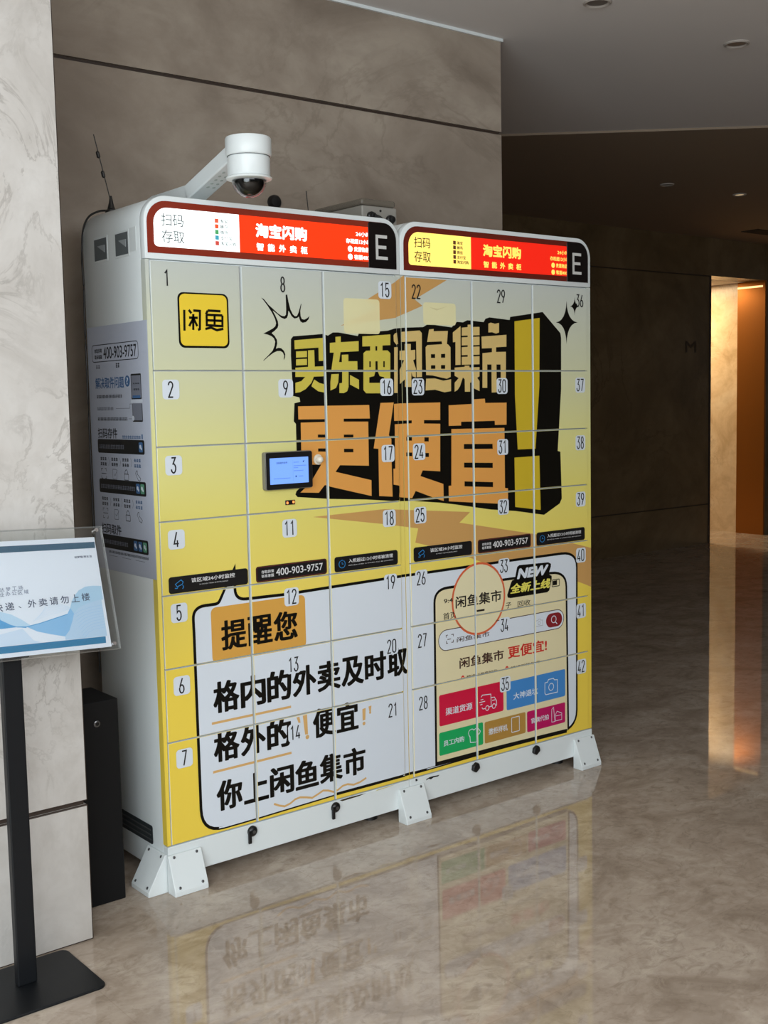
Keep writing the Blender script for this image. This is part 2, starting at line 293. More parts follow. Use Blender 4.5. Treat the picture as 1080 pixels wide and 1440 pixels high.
PRINT=[
('p',1,'bolt',[(6683,16870),(8239,17507),(7684,17694),(9044,18396),(9416,18624),(11417,18604),(9801,17819),(10141,17619),(8953,17181)]),
('p',1,'bolt',[(5407,10815),(8306,10853),(12201,10466),(11685,10128),(15461,9398),(18698,8559),(18690,7017),(17830,7338),(16914,7934),(13532,8317),(11329,9153),(9642,9608),(9780,10086),(8293,10353)]),
('p',1,'black',[(4748,16409),(4831,16498),(6002,16597),(6167,16545),(6366,16649),(6592,16654),(7361,16556),(7422,16660),(8608,16753),(8913,16830),(9282,16866),(10157,16906),(10318,16988),(10541,17003),(11450,16928),(11701,17124),(11985,17112),(12188,17191),(12356,17183),(12971,17145),(13059,17264),(13261,17320),(14262,17254),(14285,17366),(15966,17591),(16913,16839),(16950,16668),(16934,14760),(16817,13430),(16726,12443),(16874,12405),(16937,10627),(16818,10446),(15962,10078),(14446,10338),(13211,10481),(11495,10785),(10834,10891),(9549,11044),(8986,11068),(7536,11229),(6139,11340),(4835,11489),(4757,11575),(4806,11679),(4917,11753),(4814,11916),(4848,12942),(4849,13787),(4771,13865),(4816,14430),(5033,14471),(5010,14605),(4762,14659),(4759,15137),(4731,15905)]),
('p',3,'slogan_yellow',[(4876,16377),(6045,16477),(6023,15751),(5787,15743),(5787,16164),(4876,16101)]),
('p',3,'slogan_yellow',[(4928,16032),(5340,16054),(5334,15862),(4922,15842)]),
('p',3,'slogan_yellow',[(4920,15790),(5333,15810),(5326,15618),(4914,15599)]),
('p',3,'slogan_yellow',[(4886,15530),(5367,15559),(5384,16072),(5620,16085),(5626,15566),(6017,15582),(6008,15264),(5581,15251),(5480,15058),(5259,14867),(5043,14772),(4861,14749),(4871,15062),(5097,15113),(5250,15245),(4877,15246)]),
('p',3,'slogan_yellow',[(5591,15163),(5783,15056),(6000,15002),(5992,14747),(5731,14792),(5477,14953)]),
('p',3,'slogan_yellow',[(6464,16509),(6673,16530),(6668,16345),(7392,16393),(7383,16068),(6650,16032),(6582,15711),(6694,15712),(6701,15944),(6962,15957),(6955,15742),(7319,15744),(7320,15455),(6956,15444),(6941,14924),(6883,14780),(6746,14724),(6567,14726),(6576,15034),(6688,15051),(6700,15444),(6269,15455),(6383,16012),(6228,16010),(6237,16318),(6459,16335)]),
('p',3,'slogan_yellow',[(6265,15327),(6562,15337),(6532,15070),(6438,14892),(6214,14809),(6222,15089)]),
('p',3,'slogan_yellow',[(7011,15301),(7371,15144),(7362,14840),(7002,14995)]),
('p',3,'slogan_yellow',[(7547,16546),(8719,16634),(8710,16281),(8377,16266),(8373,16101),(8586,16107),(8703,16016),(8672,14799),(8574,14696),(7658,14707),(7545,14810),(7578,16006),(7696,16086),(7858,16092),(7862,16233),(7538,16222)]),
('p',4,'black',[(8081,16236),(8156,16237),(8152,16095),(8077,16094)]),
('p',4,'black',[(7811,15746),(7872,15747),(7867,15554),(7806,15554)]),
('p',4,'black',[(8068,15748),(8161,15748),(8153,15419),(8233,15262),(8421,15224),(8416,15040),(7792,15044),(7797,15226),(7999,15262),(8059,15419)]),
('p',4,'black',[(8397,15750),(8458,15750),(8453,15555),(8392,15555)]),
('p',3,'slogan_tan',[(8920,16674),(9037,16704),(9079,16333),(8976,16293),(8862,16408),(8857,16603)]),
('p',3,'slogan_tan',[(8873,16213),(9061,16223),(9024,14703),(8835,14705)]),
('p',3,'slogan_tan',[(9207,16727),(9997,16791),(10089,16706),(10067,15232),(9830,15224),(9831,16423),(9198,16394)]),
('p',3,'slogan_tan',[(9361,16330),(9594,16333),(9589,16124),(9788,16138),(9781,15828),(9686,15788),(9799,15511),(9793,15212),(9647,15253),(9598,15392),(9587,14896),(9337,14898),(9344,15155),(9123,14998),(9125,15470),(9323,15786),(9128,15804),(9135,16099),(9356,16117)]),
('p',3,'slogan_tan',[(10420,16832),(10624,16856),(10622,16776),(11272,16802),(11219,16348),(11273,16341),(11381,16245),(11372,15228),(11195,15167),(10923,15209),(10547,15279),(10254,15291),(10248,16231),(10329,16304),(11001,16345),(10976,16441),(10321,16411)]),
('p',3,'slogan_tan',[(10251,15171),(10652,15177),(11030,15099),(11387,15146),(11379,14738),(11076,14700),(10644,14794),(10215,14770)]),
('p',3,'slogan_tan',[(11501,16754),(11865,16978),(11840,15645),(11601,15636),(11616,16431),(11495,16417)]),
('p',3,'slogan_tan',[(11920,16926),(12200,16953),(12202,17035),(12399,17048),(12397,16962),(12767,16974),(12762,16685),(12437,16671),(12437,16617),(12761,16635),(12756,16345),(12431,16328),(12430,16275),(12755,16291),(12750,16005),(12425,15990),(12424,15936),(12750,15951),(12745,15669),(11896,15645),(11901,15916),(12181,15926),(12182,15988),(11902,15977),(11907,16252),(12187,16268),(12189,16325),(11908,16313),(11913,16591),(12194,16608),(12195,16662),(11915,16648)]),
('p',3,'slogan_tan',[(11560,15546),(12034,15576),(12035,15617),(12260,15618),(12259,15556),(12743,15565),(12737,15245),(12622,15191),(12735,15078),(12729,14724),(12445,14831),(12363,15039),(12278,15018),(12272,14708),(12029,14710),(12026,15144),(11943,15206),(11798,14898),(11684,14776),(11544,14716),(11550,15023),(11747,15186),(11555,15268)]),
('p',3,'slogan_tan',[(13201,17101),(13317,17137),(13520,17101),(13726,17135),(13721,16800),(13574,16755),(13370,16801),(13196,16789)]),
('p',3,'slogan_tan',[(12859,16637),(14087,16723),(14081,16300),(13566,16273),(13564,16105),(14054,16118),(14040,15135),(13784,15136),(13775,15664),(13574,15664),(13571,14673),(13324,14667),(13328,15663),(13119,15662),(13106,14837),(12874,14839),(12895,16056),(13359,16094),(13361,16241),(12869,16222)]),
('p',4,'black',[(10482,16001),(10670,16003),(10667,15874),(10480,15873)]),
('p',4,'black',[(10940,16009),(11130,16019),(11128,15886),(10937,15884)]),
('p',4,'black',[(10474,15624),(10673,15625),(10670,15504),(10472,15504)]),
('p',4,'black',[(10932,15634),(11123,15634),(11120,15505),(10929,15504)]),
('p',3,'slogan_orange',[(4948,14331),(7769,14324),(7786,13881),(6715,13902),(6712,13806),(7713,13780),(7703,12334),(6525,12409),(6341,12205),(7797,11850),(7791,11327),(6111,11741),(5936,11799),(5898,11801),(5658,11573),(4946,11625),(5147,11768),(5402,11988),(5782,12465),(5020,12502),(5032,13820),(5979,13816),(5981,13904),(4946,13921)]),
('p',4,'black',[(5677,13424),(5986,13414),(5983,13319),(5674,13330)]),
('p',4,'black',[(6704,13390),(7092,13377),(7089,13284),(6702,13298)]),
('p',4,'black',[(5675,12985),(5972,12973),(5969,12872),(5672,12885)]),
('p',4,'black',[(6699,12931),(7079,12915),(7076,12803),(6696,12819)]),
('p',3,'slogan_orange',[(8246,14381),(8808,14390),(8571,13314),(8676,13179),(8667,12389),(8682,11248),(8109,11305),(8117,12873),(7918,12894)]),
('p',3,'slogan_orange',[(8817,14337),(9125,14353),(10869,14356),(10857,13749),(10122,13768),(10120,13652),(10854,13624),(10820,11984),(10024,12058),(9920,11869),(10957,11537),(10963,10945),(10655,11035),(9697,11375),(9534,11138),(9065,11196),(8963,11230),(9005,11574),(8938,11610),(8733,11649),(8740,12179),(8822,12182),(8834,13661),(9575,13675),(9578,13774),(8813,13775)]),
('p',4,'black',[(9356,13222),(9572,13214),(9569,13089),(9353,13097)]),
('p',4,'black',[(10127,13181),(10323,13175),(10320,13034),(10124,13041)]),
('p',4,'black',[(9344,12697),(9570,12688),(9567,12565),(9341,12575)]),
('p',4,'black',[(10151,12647),(10318,12639),(10315,12504),(10148,12512)]),
('p',3,'slogan_orange',[(11257,14249),(12406,14278),(12409,14436),(12983,14456),(13000,14302),(14060,14298),(14048,13502),(13466,13509),(13457,13659),(11830,13666),(11828,13536),(11246,13539)]),
('p',3,'slogan_orange',[(11369,13426),(13939,13391),(13935,11216),(14087,11192),(14079,10615),(11201,10915),(11201,11454),(11330,11460)]),
('p',4,'black',[(11947,12883),(13334,12835),(13343,12659),(11944,12711)]),
('p',4,'black',[(11946,12230),(13335,12155),(13332,11973),(11943,12055)]),
('p',4,'black',[(11952,11570),(13336,11461),(13333,11281),(11949,11394)]),
('p',3,'mark_yellow',[(14500,17213),(15804,17371),(15761,14889),(15532,12571),(14604,12582),(14487,14577)]),
('p',3,'mark_yellow',[(14433,12292),(15733,12304),(15782,10277),(14447,10484)]),
('p',1,'black',[(17257,18050),(17282,17819),(17337,17628),(17422,17477),(17538,17366),(17684,17294),(17861,17263),(17683,17222),(17536,17143),(17419,17025),(17331,16869),(17273,16675),(17244,16441),(17220,16674),(17167,16866),(17086,17018),(16976,17130),(16838,17201),(16673,17232),(16839,17272),(16978,17350),(17090,17467),(17174,17623),(17229,17818)]),
('p',1,'black',[(17709,18211),(17719,18111),(17742,18028),(17777,17962),(17824,17914),(17884,17883),(17957,17870),(17884,17852),(17824,17817),(17775,17765),(17739,17697),(17716,17612),(17704,17510),(17693,17612),(17669,17695),(17633,17761),(17583,17809),(17521,17839),(17446,17852),(17521,17870),(17584,17905),(17634,17957),(17672,18025),(17696,18110)]),
('p',1,'black',[(3700,17642),(3805,17597),(3966,17434),(4118,17320),(4294,17186),(4436,17114),(4534,17109),(4589,17155),(4602,17316),(4599,17757),(4654,17779),(4695,17560),(4761,17321),(4842,17182),(4926,17114),(5001,17130),(5067,17250),(5163,17516),(5179,17497),(5130,17292),(5138,17130),(5184,17040),(5271,17022),(5373,17066),(5476,17140),(5435,17037),(5331,16948),(5206,16923),(5120,16967),(5085,17058),(5075,17118),(5011,17066),(4899,17047),(4803,17110),(4721,17239),(4686,17278),(4662,17137),(4617,17055),(4531,17022),(4410,17059),(4269,17165),(4104,17270),(4195,17123),(4285,16945),(4298,16826),(4266,16745),(4155,16652),(4044,16584),(4149,16502),(4230,16383),(4238,16263),(4184,16106),(4282,16139),(4379,16128),(4474,16054),(4524,15944),(4510,15843),(4464,15766),(4460,15792),(4481,15903),(4435,15994),(4351,16039),(4230,16038),(4083,15980),(3887,15858),(3715,15731),(3721,15757),(3913,15918),(4062,16050),(4139,16201),(4162,16322),(4123,16421),(4029,16490),(3899,16533),(3740,16564),(3890,16627),(4085,16721),(4184,16793),(4216,16884),(4179,17023),(4066,17219),(3917,17413),(3792,17557)]),
('b',1,'black',837,16098,2537,17698,190),
('b',2,'tile_yellow',897,16160,2482,17653,165),
('r',3,'black',74,0,[(1048,17191),(1031,16591)]),
('r',3,'black',74,0,[(1196,17196),(1278,17096)]),
('r',3,'black',74,0,[(1344,17180),(1564,17173),(1543,16651),(1479,16622)]),
('r',3,'black',74,0,[(1195,16971),(1485,16972)]),
('r',3,'black',74,0,[(1340,17077),(1321,16618)]),
('r',3,'black',74,0,[(1326,16940),(1192,16725)]),
('r',3,'black',74,0,[(1350,16941),(1459,16731)]),
('r',3,'black',74,0,[(1827,17195),(2260,17188)]),
('r',3,'black',74,0,[(1827,17195),(1758,17076)]),
('r',3,'black',74,0,[(1782,17070),(2320,17065)]),
('r',3,'black',74,0,[(1782,17070),(1778,16766),(2308,16751),(2320,17065)]),
('r',3,'black',74,0,[(1784,16911),(2314,16905)]),
('r',3,'black',74,0,[(2054,17064),(2042,16759)]),
('r',3,'black',74,0,[(1726,16655),(1919,16700),(2117,16629),(2338,16675)]),
('b',2,'patch_pale',6813,16631,8285,17752,110),
('b',2,'patch_pale',10170,16991,11650,17741,110),
('p',3,'patch_mark',[(10431,17586),(10816,17537),(11285,17642),(10778,17480)]),
('p',1.5,'paper_white',[(1730,8464),(1763,8466),(1794,8472),(1821,8481),(1847,8494),(1869,8511),(1888,8532),(1905,8556),(2464,9524),(2447,8849),(2453,8757),(2476,8678),(2515,8613),(2571,8562),(2644,8524),(2734,8501),(2841,8491),(4242,8460),(6036,8485),(8862,8517),(14099,8533),(16887,8526),(17116,8513),(17310,8475),(17470,8413),(17594,8326),(17683,8214),(17736,8077),(17753,7915),(17714,2306),(17692,2111),(17628,1946),(17522,1812),(17375,1708),(17188,1635),(16960,1593),(16693,1581),(13430,1620),(9978,1587),(8913,1591),(5966,1603),(3036,1545),(1827,1535),(1609,1548),(1426,1593),(1277,1669),(1161,1776),(1079,1913),(1029,2081),(1012,2280),(989,7694),(981,8088),(987,8189),(1011,8273),(1053,8343),(1113,8396),(1190,8435),(1286,8458),(1400,8465)]),
('r',2,'black',95,1,[(1730,8464),(1763,8466),(1794,8472),(1821,8481),(1847,8494),(1869,8511),(1888,8532),(1905,8556),(2464,9524),(2447,8849),(2453,8757),(2476,8678),(2515,8613),(2571,8562),(2644,8524),(2734,8501),(2841,8491),(4242,8460),(6036,8485),(8862,8517),(14099,8533),(16887,8526),(17116,8513),(17310,8475),(17470,8413),(17594,8326),(17683,8214),(17736,8077),(17753,7915),(17714,2306),(17692,2111),(17628,1946),(17522,1812),(17375,1708),(17188,1635),(16960,1593),(16693,1581),(13430,1620),(9978,1587),(8913,1591),(5966,1603),(3036,1545),(1827,1535),(1609,1548),(1426,1593),(1277,1669),(1161,1776),(1079,1913),(1029,2081),(1012,2280),(989,7694),(981,8088),(987,8189),(1011,8273),(1053,8343),(1113,8396),(1190,8435),(1286,8458),(1400,8465)]),
('b',3,'box_orange',1580,6681,5014,8368,170),
('h',4,'black','提醒您',1890,7006,4723,7925,0.034,0.0187),
('h',4,'black','格内的外卖及时取',1538,5115,9252,6087,0.042,0.023100000000000002),
('h',4,'black','格外的',1496,3599,4367,4551,0.042,0.023100000000000002),
('h',4,'black','便宜',5170,3623,7058,4587,0.042,0.023100000000000002),
('h',4,'black','你上闲鱼集市',1539,2067,7321,3002,0.042,0.023100000000000002),
('r',3,'line_orange',75,0,[(1485,4839),(4368,4843)]),
('r',3,'line_orange',75,0,[(1469,3332),(4337,3352)]),
('r',3,'line_orange',65,0,[(3619,1845),(3818,1742),(4020,1671),(4236,1715),(4427,1807),(4616,1827),(4853,1772),(5090,1701),(5334,1775),(5531,1844),(5726,1799),(5969,1695),(6119,1726),(6322,1821),(6523,1833),(6775,1760),(7031,1786),(7311,1875)]),
('p',3,'line_orange',[(4565,4459),(4679,4459),(4727,4176),(4652,4217)]),
('p',3,'line_orange',[(4807,4468),(4974,4480),(4992,3828),(4876,3834)]),
('p',3,'line_orange',[(7208,4245),(7348,4264),(7323,3865),(7211,3852)]),
('p',3,'line_orange',[(7467,4288),(7593,4299),(7567,4112),(7497,4114)]),
('c',3,'line_orange',4964,3741,70),
('c',3,'line_orange',7264,3747,60),
('c',3,'line_orange',7531,4074,45),
('p',3,'cream',[(10421,1609),(10458,7406),(10471,7534),(10511,7643),(10576,7732),(10667,7800),(10784,7849),(10927,7877),(11097,7886),(13994,7861),(16291,7839),(16516,7825),(16709,7786),(16867,7723),(16991,7635),(17081,7523),(17136,7386),(17155,7224),(17223,1619)]),
('r',4,'black',95,0,[(10421,1609),(10458,7406),(10471,7534),(10511,7643),(10576,7732),(10667,7800),(10784,7849),(10927,7877),(11097,7886),(13994,7861),(16291,7839),(16516,7825),(16709,7786),(16867,7723),(16991,7635),(17081,7523),(17136,7386),(17155,7224),(17223,1619)]),
('r',4,'black',150,0,[(10442,1679),(13430,1660),(17140,1581)]),
('c',5,'lens_rim',12571,7316,1317),
('c',6,'lens_cream',12571,7316,1237),
('t',7,'ink','闲鱼集市',11441,7095,13697,7526,0.024,0),
('r',7,'ink',70,0,[(12378,6883),(12837,6877)]),
('t',5,'ink','9:4',10893,7347,11315,7499,0.02,0),
('t',5,'ink','首页',10849,6767,11480,7005,0.012,0),
('t',5,'ink','子',13904,6782,14193,6991,0.012,0),
('t',5,'ink','回收',14519,6764,15187,6986,0.012,0),
('p',5,'black',[(14423,7940),(14516,8264),(14628,8317),(16175,8264),(16314,8191),(16304,8078),(16171,7815),(16347,7730),(16346,7599),(16211,7189),(16094,7131),(14169,7142),(14016,7177),(13987,7275),(14177,7682),(14244,7785),(14399,7816)]),
('t',6,'paper_white','NEW',14497,7798,16184,8188,0.06,0.25),
('t',6,'new_yellow','全新上线',14149,7288,16272,7657,0.04,0.2),
('o',5,'black',30,16364,7305,16767,7565,30),
('p',5,'black',[(16402,7528),(16637,7534),(16635,7353),(16400,7357)]),
('b',4,'paper_white',10618,5665,16999,6396,365),
('o',5,'ink_brown',28,10618,5665,16999,6396,365),
('b',5,'dark_red',16022,5758,16911,6293,267),
('ring',6,'paper_white',16444,6049,130,30),
('r',6,'paper_white',32,0,[(16537,5938),(16631,5852)]),
('r',5,'ink_grey',20,1,[(15459,6115),(15588,6117),(15598,6162),(15713,6163),(15735,6111),(15828,6105),(15835,5901),(15466,5906)]),
('ring',5,'ink_grey',15651,6011,65,18),
('r',5,'ink_brown',26,0,[(10977,6125),(10978,6201),(11059,6205)]),
('r',5,'ink_brown',26,0,[(11220,6197),(11314,6200),(11312,6123)]),
('r',5,'ink_brown',26,0,[(10982,6002),(10980,5917),(11053,5918)]),
('r',5,'ink_brown',26,0,[(11215,5919),(11308,5918),(11310,6001)]),
('r',5,'ink_brown',26,0,[(11035,6046),(11197,6048)]),
('t',4,'ink_brown','闲鱼集市',11478,5875,13071,6062,0.016,0),
('t',5,'ink_brown','闲鱼集市',11585,4907,13780,5296,0.03,0),
('t',5,'red_text','更便宜!',13996,4892,16062,5354,0.03,0),
('t',5,'ink_brown','精选好员享好价',11921,4498,13453,4608,0.014,0),
('t',5,'ink_brown','描述不符包退',14123,4487,15673,4583,0.014,0),
('c',5,'red_text',11737,4570,75),
('b',6,'cream',11702,4555,11772,4582,5),
('c',5,'red_text',13934,4565,75),
('b',6,'cream',13899,4550,13969,4577,5),
('b',5,'tile_red',10599,2997,13742,4113,70),
('b',5,'tile_blue',13902,2972,17061,4032,70),
('b',5,'tile_green',10575,1939,12697,2766,70),
('b',5,'tile_tan',12771,1943,14881,2741,70),
('b',5,'tile_magenta',14959,1938,17051,2729,70),
('t',6,'paper_white','渠道货源',10894,3335,12182,3598,0.018,0),
('t',6,'paper_white','员工内购',10779,2239,11762,2447,0.018,0),
('t',6,'paper_white','撤柜样机',12966,2220,13936,2466,0.018,0),
('t',6,'paper_white','大神退坑',14258,3311,15546,3568,0.018,0),
('t',6,'paper_white','官旗代拍',15176,2227,16126,2437,0.018,0),
('r',6,'paper_white',30,0,[(12613,3695),(12681,3765),(13102,3731),(13117,3275),(13006,3272)]),
('r',6,'paper_white',30,0,[(13123,3595),(13280,3588),(13381,3444),(13387,3270),(13319,3255)]),
('r',6,'paper_white',30,0,[(13166,3482),(13323,3481)]),
('r',6,'paper_white',30,0,[(12522,3514),(12809,3519)]),
('r',6,'paper_white',30,0,[(12564,3425),(12675,3424)]),
('r',6,'paper_white',30,0,[(12589,3601),(12722,3603)]),
('r',6,'paper_white',30,0,[(12651,3310),(12694,3253),(12827,3245)]),
('r',6,'paper_white',30,0,[(13006,3272),(13162,3271)]),
('ring',6,'paper_white',12916,3246,85,28),
('ring',6,'paper_white',13252,3261,85,28),
('r',6,'paper_white',28,1,[(11971,2504),(12024,2592),(12156,2615),(12242,2559),(12352,2610),(12462,2573),(12557,2455),(12502,2367),(12414,2368),(12411,2187),(12322,2097),(12060,2136),(12042,2359),(11999,2400)]),
('o',6,'paper_white',28,14147,2093,14550,2645,25),
('r',6,'paper_white',24,0,[(14263,2099),(14440,2095)]),
('r',6,'paper_white',30,1,[(15932,3667),(16082,3675),(16130,3767),(16413,3770),(16450,3704),(16626,3685),(16621,3200),(15984,3205),(15928,3271)]),
('ring',6,'paper_white',16278,3460,135,28),
('r',6,'paper_white',22,1,[(16297,2572),(16402,2644),(16437,2329),(16468,2072),(16292,2082)]),
('r',6,'paper_white',22,1,[(16494,2319),(16591,2452),(16853,2336),(16851,2084),(16501,2089)]),
('r',6,'paper_white',20,0,[(16518,2281),(16843,2271)]),
]

# ------------------------------------------------------------------ the setting
wall_m, *_ = marble('wall_marble', rgb(154, 141, 127), rgb(128, 115, 102), rgb(174, 162, 147), rgb(108, 96, 83), 0.30, 0.8, 0.28, 1.1, (1, 1, 1.6))
pillar_m, *_ = marble('pillar_marble', rgb(196, 191, 185), rgb(176, 170, 163), rgb(206, 202, 197), rgb(128, 120, 112), 0.34, 2.4, 0.45, 1.6, (1, 1, 0.8))
far_m, *_ = marble('far_wall_marble', rgb(110, 92, 66), rgb(88, 72, 50), rgb(126, 107, 80), rgb(78, 64, 46), 0.22, 0.7, 0.5)
niche_m, *_ = marble('niche_marble', rgb(226, 200, 160), rgb(196, 166, 124), rgb(238, 218, 184), rgb(170, 136, 96), 0.25, 1.4, 0.5)
brass_m = mat('brass_jamb', rgb(170, 104, 40), 0.34, 0.65)
groove_m = mat('groove_dark', rgb(58, 46, 38), 0.5)
ceil_m = mat('ceiling_paint', rgb(226, 222, 220), 0.9, spec=0.2)
floor_m, nt, b, c, v = marble('floor_marble', rgb(182, 166, 150), rgb(152, 136, 120), rgb(202, 188, 172), rgb(142, 126, 110), 0.035, 2.6, 0.25, 0.9, (1, 1.3, 1))
c = mixc(nt, ramp(nt, [(0.50, (0, 0, 0, 1)), (0.66, (0.55, 0.55, 0.55, 1))], noise(nt, v, 16, 6, 0.7, 1.2)), c, rgb(142, 126, 110))
c = mixc(nt, ramp(nt, [(0.56, (0, 0, 0, 1)), (0.70, (0.45, 0.45, 0.45, 1))], noise(nt, v, 7, 5, 0.7, 2.0)), c, rgb(198, 184, 168))
br = nt.nodes.new('ShaderNodeTexBrick'); br.offset = 0.0; br.inputs['Scale'].default_value = 1.0; br.inputs['Mortar Size'].default_value = 0.0016; br.inputs['Mortar Smooth'].default_value = 0.3
br.inputs['Brick Width'].default_value = 0.8; br.inputs['Row Height'].default_value = 0.8
br.inputs['Color1'].default_value = (1, 1, 1, 1); br.inputs['Color2'].default_value = (0.95, 0.945, 0.94, 1); br.inputs['Mortar'].default_value = (0.90, 0.885, 0.87, 1)
mp = nt.nodes.new('ShaderNodeMapping'); mp.inputs['Location'].default_value = (0.43, 0.35, 0); tc = nt.nodes.new('ShaderNodeTexCoord')
nt.links.new(tc.outputs['Object'], mp.inputs['Vector']); nt.links.new(mp.outputs[0], br.inputs['Vector'])
nt.links.new(mixc(nt, 1.0, c, br.outputs['Color'], 'MULTIPLY'), b.inputs['Base Color'])
bp = nt.nodes.new('ShaderNodeBump'); bp.inputs['Strength'].default_value = 0.02; bp.inputs['Distance'].default_value = 0.01
nt.links.new(noise(nt, v, 2.2, 2), bp.inputs['Height']); nt.links.new(bp.outputs[0], b.inputs['Normal'])

CEIL = 2.945
struct(MB().box(-7, -9, -0.1, 14, 9, 0, floor_m).build('floor'))
struct(MB().box(-7, -9, CEIL, 14, 9, CEIL + 0.1, ceil_m).build('ceiling'))
brown_ceil_m = mat('ceiling_brown', rgb(150, 133, 115), 0.85, spec=0.2)  # far part of the ceiling: darker, browner and slightly lower beyond a diagonal edge
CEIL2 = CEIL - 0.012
struct(MB().prism([(1.9, 3.05), (4.33, 0.89), (8.4, -2.72), (14, -7.7), (14, 9), (1.9, 9)], 2, CEIL2, CEIL + 0.01, brown_ceil_m).build('ceiling_far'))
def slabs(mb, x0, y0, x1, y1, z_list, m, inset=0.008, g=0.005):
    mb.box(x0 + inset, y0 + inset, 0, x1 - inset, y1, z_list[-1], groove_m)
    for a, c_ in zip(z_list[:-1], z_list[1:]):
        mb.box(x0, y0, a + (g if a > 0 else 0), x1, y1 - 0.001, c_ - (g if c_ < z_list[-1] else 0), m)
mb = MB(); slabs(mb, -0.6, 0.60, 1.985, 3.85, [0, 0.385, 2.559, CEIL], wall_m); struct(mb.build('wall_back', bevel=0.0015, seg=1))
mb = MB(); slabs(mb, -4.5, -0.131, -0.315, 0.58, [0, 0.383, 2.559, CEIL], pillar_m); struct(mb.build('wall_left', bevel=0.004))
mb = MB(); slabs(mb, 1.9, 3.879, 7.97, 4.10, [0, 0.385, 2.572, CEIL], far_m); mb.box(7.97, 3.879, 2.577, 8.872, 4.1, CEIL, far_m)
slabs(mb, 8.885, 3.879, 14, 4.10, [0, 0.385, 2.572, CEIL], far_m); struct(mb.build('wall_far'))
struct(MB().box(11.0, -4.5, 0, 11.2, 3.9, CEIL, far_m).build('wall_right'))
struct(MB().box(8.90, 4.195, 0, 9.1, 8, 2.60, niche_m).build('wall_niche'))
struct(MB().box(5.0, 8.0, 0, 9.1, 8.2, 2.60, niche_m).build('wall_niche_back'))
struct(MB().box(5.0, 4.11, 2.58, 9.1, 8.2, 2.66, ceil_m).build('ceiling_niche'))
struct(MB().box(8.872, 3.872, 0, 8.90, 4.195, 2.577, brass_m).build('trim_1'))
struct(MB().box(7.955, 3.865, 0, 7.972, 4.10, 2.577, groove_m).build('trim_2', bevel=0.002))
struct(MB().box(0.25, 0.590, CEIL - 0.012, 1.99, 0.604, CEIL, white_paint).build('trim_3'))
l = bpy.data.lights.new('niche_ceiling_light', 'AREA'); l.shape = 'RECTANGLE'; l.size = 0.5; l.size_y = 1.6; l.energy = 58; l.color = (1.0, 0.76, 0.48)
o = bpy.data.objects.new('niche_ceiling_light', l); COL.objects.link(o); o.location = (8.35, 5.22, 2.57)

# ------------------------------------------------------------------ lockers
XS = [0.0, 0.2990, 0.6017, 0.9007, 0.941, 1.240, 1.5427, 1.8417]
RZ = [1.8563, 1.5436, 1.3242, 1.1072, 0.890, 0.6722, 0.4523, 0.1405]
items = []                                                  # (level, material, polys, bbox) in metres
for it in PRINT:
    k, lv, colr = it[0], it[1], it[2]; S = 1e-4
    if k == 'p': po = tri([(a*S, b_*S) for a, b_ in it[3]])
    elif k == 'r': po = ribbon([(a*S, b_*S) for a, b_ in it[5]], it[3]*S, it[4])
    elif k == 't': po = text(it[3], it[4]*S, it[5]*S, it[6]*S, it[7]*S, it[8], it[9])
    elif k == 'h': po = heavy_text(it[3], it[4]*S, it[5]*S, it[6]*S, it[7]*S, it[8], it[9])
    elif k == 'b': po = [rrect(it[3]*S, it[4]*S, it[5]*S, it[6]*S, it[7]*S)]
    elif k == 'o': po = ribbon(rrect(it[4]*S, it[5]*S, it[6]*S, it[7]*S, it[8]*S), it[3]*S, True)
    elif k == 'c': po = [circle(it[3]*S, it[4]*S, it[5]*S)]
    elif k == 'ring': po = ribbon(circle(it[3]*S, it[4]*S, it[5]*S, 24), it[6]*S, True)
    xs = [q[0] for p in po for q in p]; zs = [q[1] for p in po for q in p]
    items.append((lv, ink[colr], po, (min(xs), min(zs), max(xs), max(zs))))
items.sort(key=lambda t: t[0])
def printed(mb, x0, z0, x1, z1, y, step=0.00013):
    for lv, m_, po, bb in items:
        if bb[2] < x0 or bb[0] > x1 or bb[3] < z0 or bb[1] > z1: continue
        out = []
        for p in po:
            if max(q[0] for q in p) < x0 or min(q[0] for q in p) > x1 or max(q[1] for q in p) < z0 or min(q[1] for q in p) > z1: continue
            out.append(clip(p, x0, z0, x1, z1))
        put_flat(mb, out, y - step*(lv + 1), m_)

sign_border = mat('sign_border_acrylic', rgb(128, 44, 28), 0.25, emit=rgb(150, 50, 30), es=0.10)
sign_border_dim = mat('sign_border_acrylic_dim', rgb(100, 34, 24), 0.25, emit=rgb(120, 30, 20), es=0.06)
LIT = {0: dict(panel=mat('sign_white_lit', rgb(250, 255, 255), 0.4, emit=(0.90, 1.0, 0.98, 1), es=1.15), red=mat('sign_red_lit', rgb(200, 40, 10), 0.4, emit=(1.0, 0.035, 0.001, 1), es=0.95),
               txt=mat('sign_white_letters', rgb(250, 250, 250), 0.4, emit=(1, 0.97, 0.93, 1), es=1.2), grey=mat('sign_grey_letters', rgb(90, 96, 98), 0.5, emit=rgb(90, 100, 100), es=0.35)),
       1: dict(panel=mat('sign_yellow_lit', rgb(240, 210, 110), 0.4, emit=rgb(255, 222, 104), es=0.80), red=mat('sign_red_dim', rgb(190, 30, 16), 0.4, emit=(0.78, 0.014, 0.004, 1), es=0.80),
               txt=mat('sign_yellow_letters', rgb(240, 210, 110), 0.4, emit=rgb(255, 205, 80), es=0.85), grey=mat('sign_brown_letters', rgb(70, 50, 30), 0.5))}
chip = [mat('sign_chip_%d' % i, rgb(*c_), 0.5, emit=rgb(*c_), es=0.5) for i, c_ in enumerate(((214, 90, 60), (222, 80, 40), (70, 150, 90), (60, 150, 170), (190, 70, 60)))]
chip_d = mat('sign_chip_brown', rgb(110, 70, 40), 0.5)
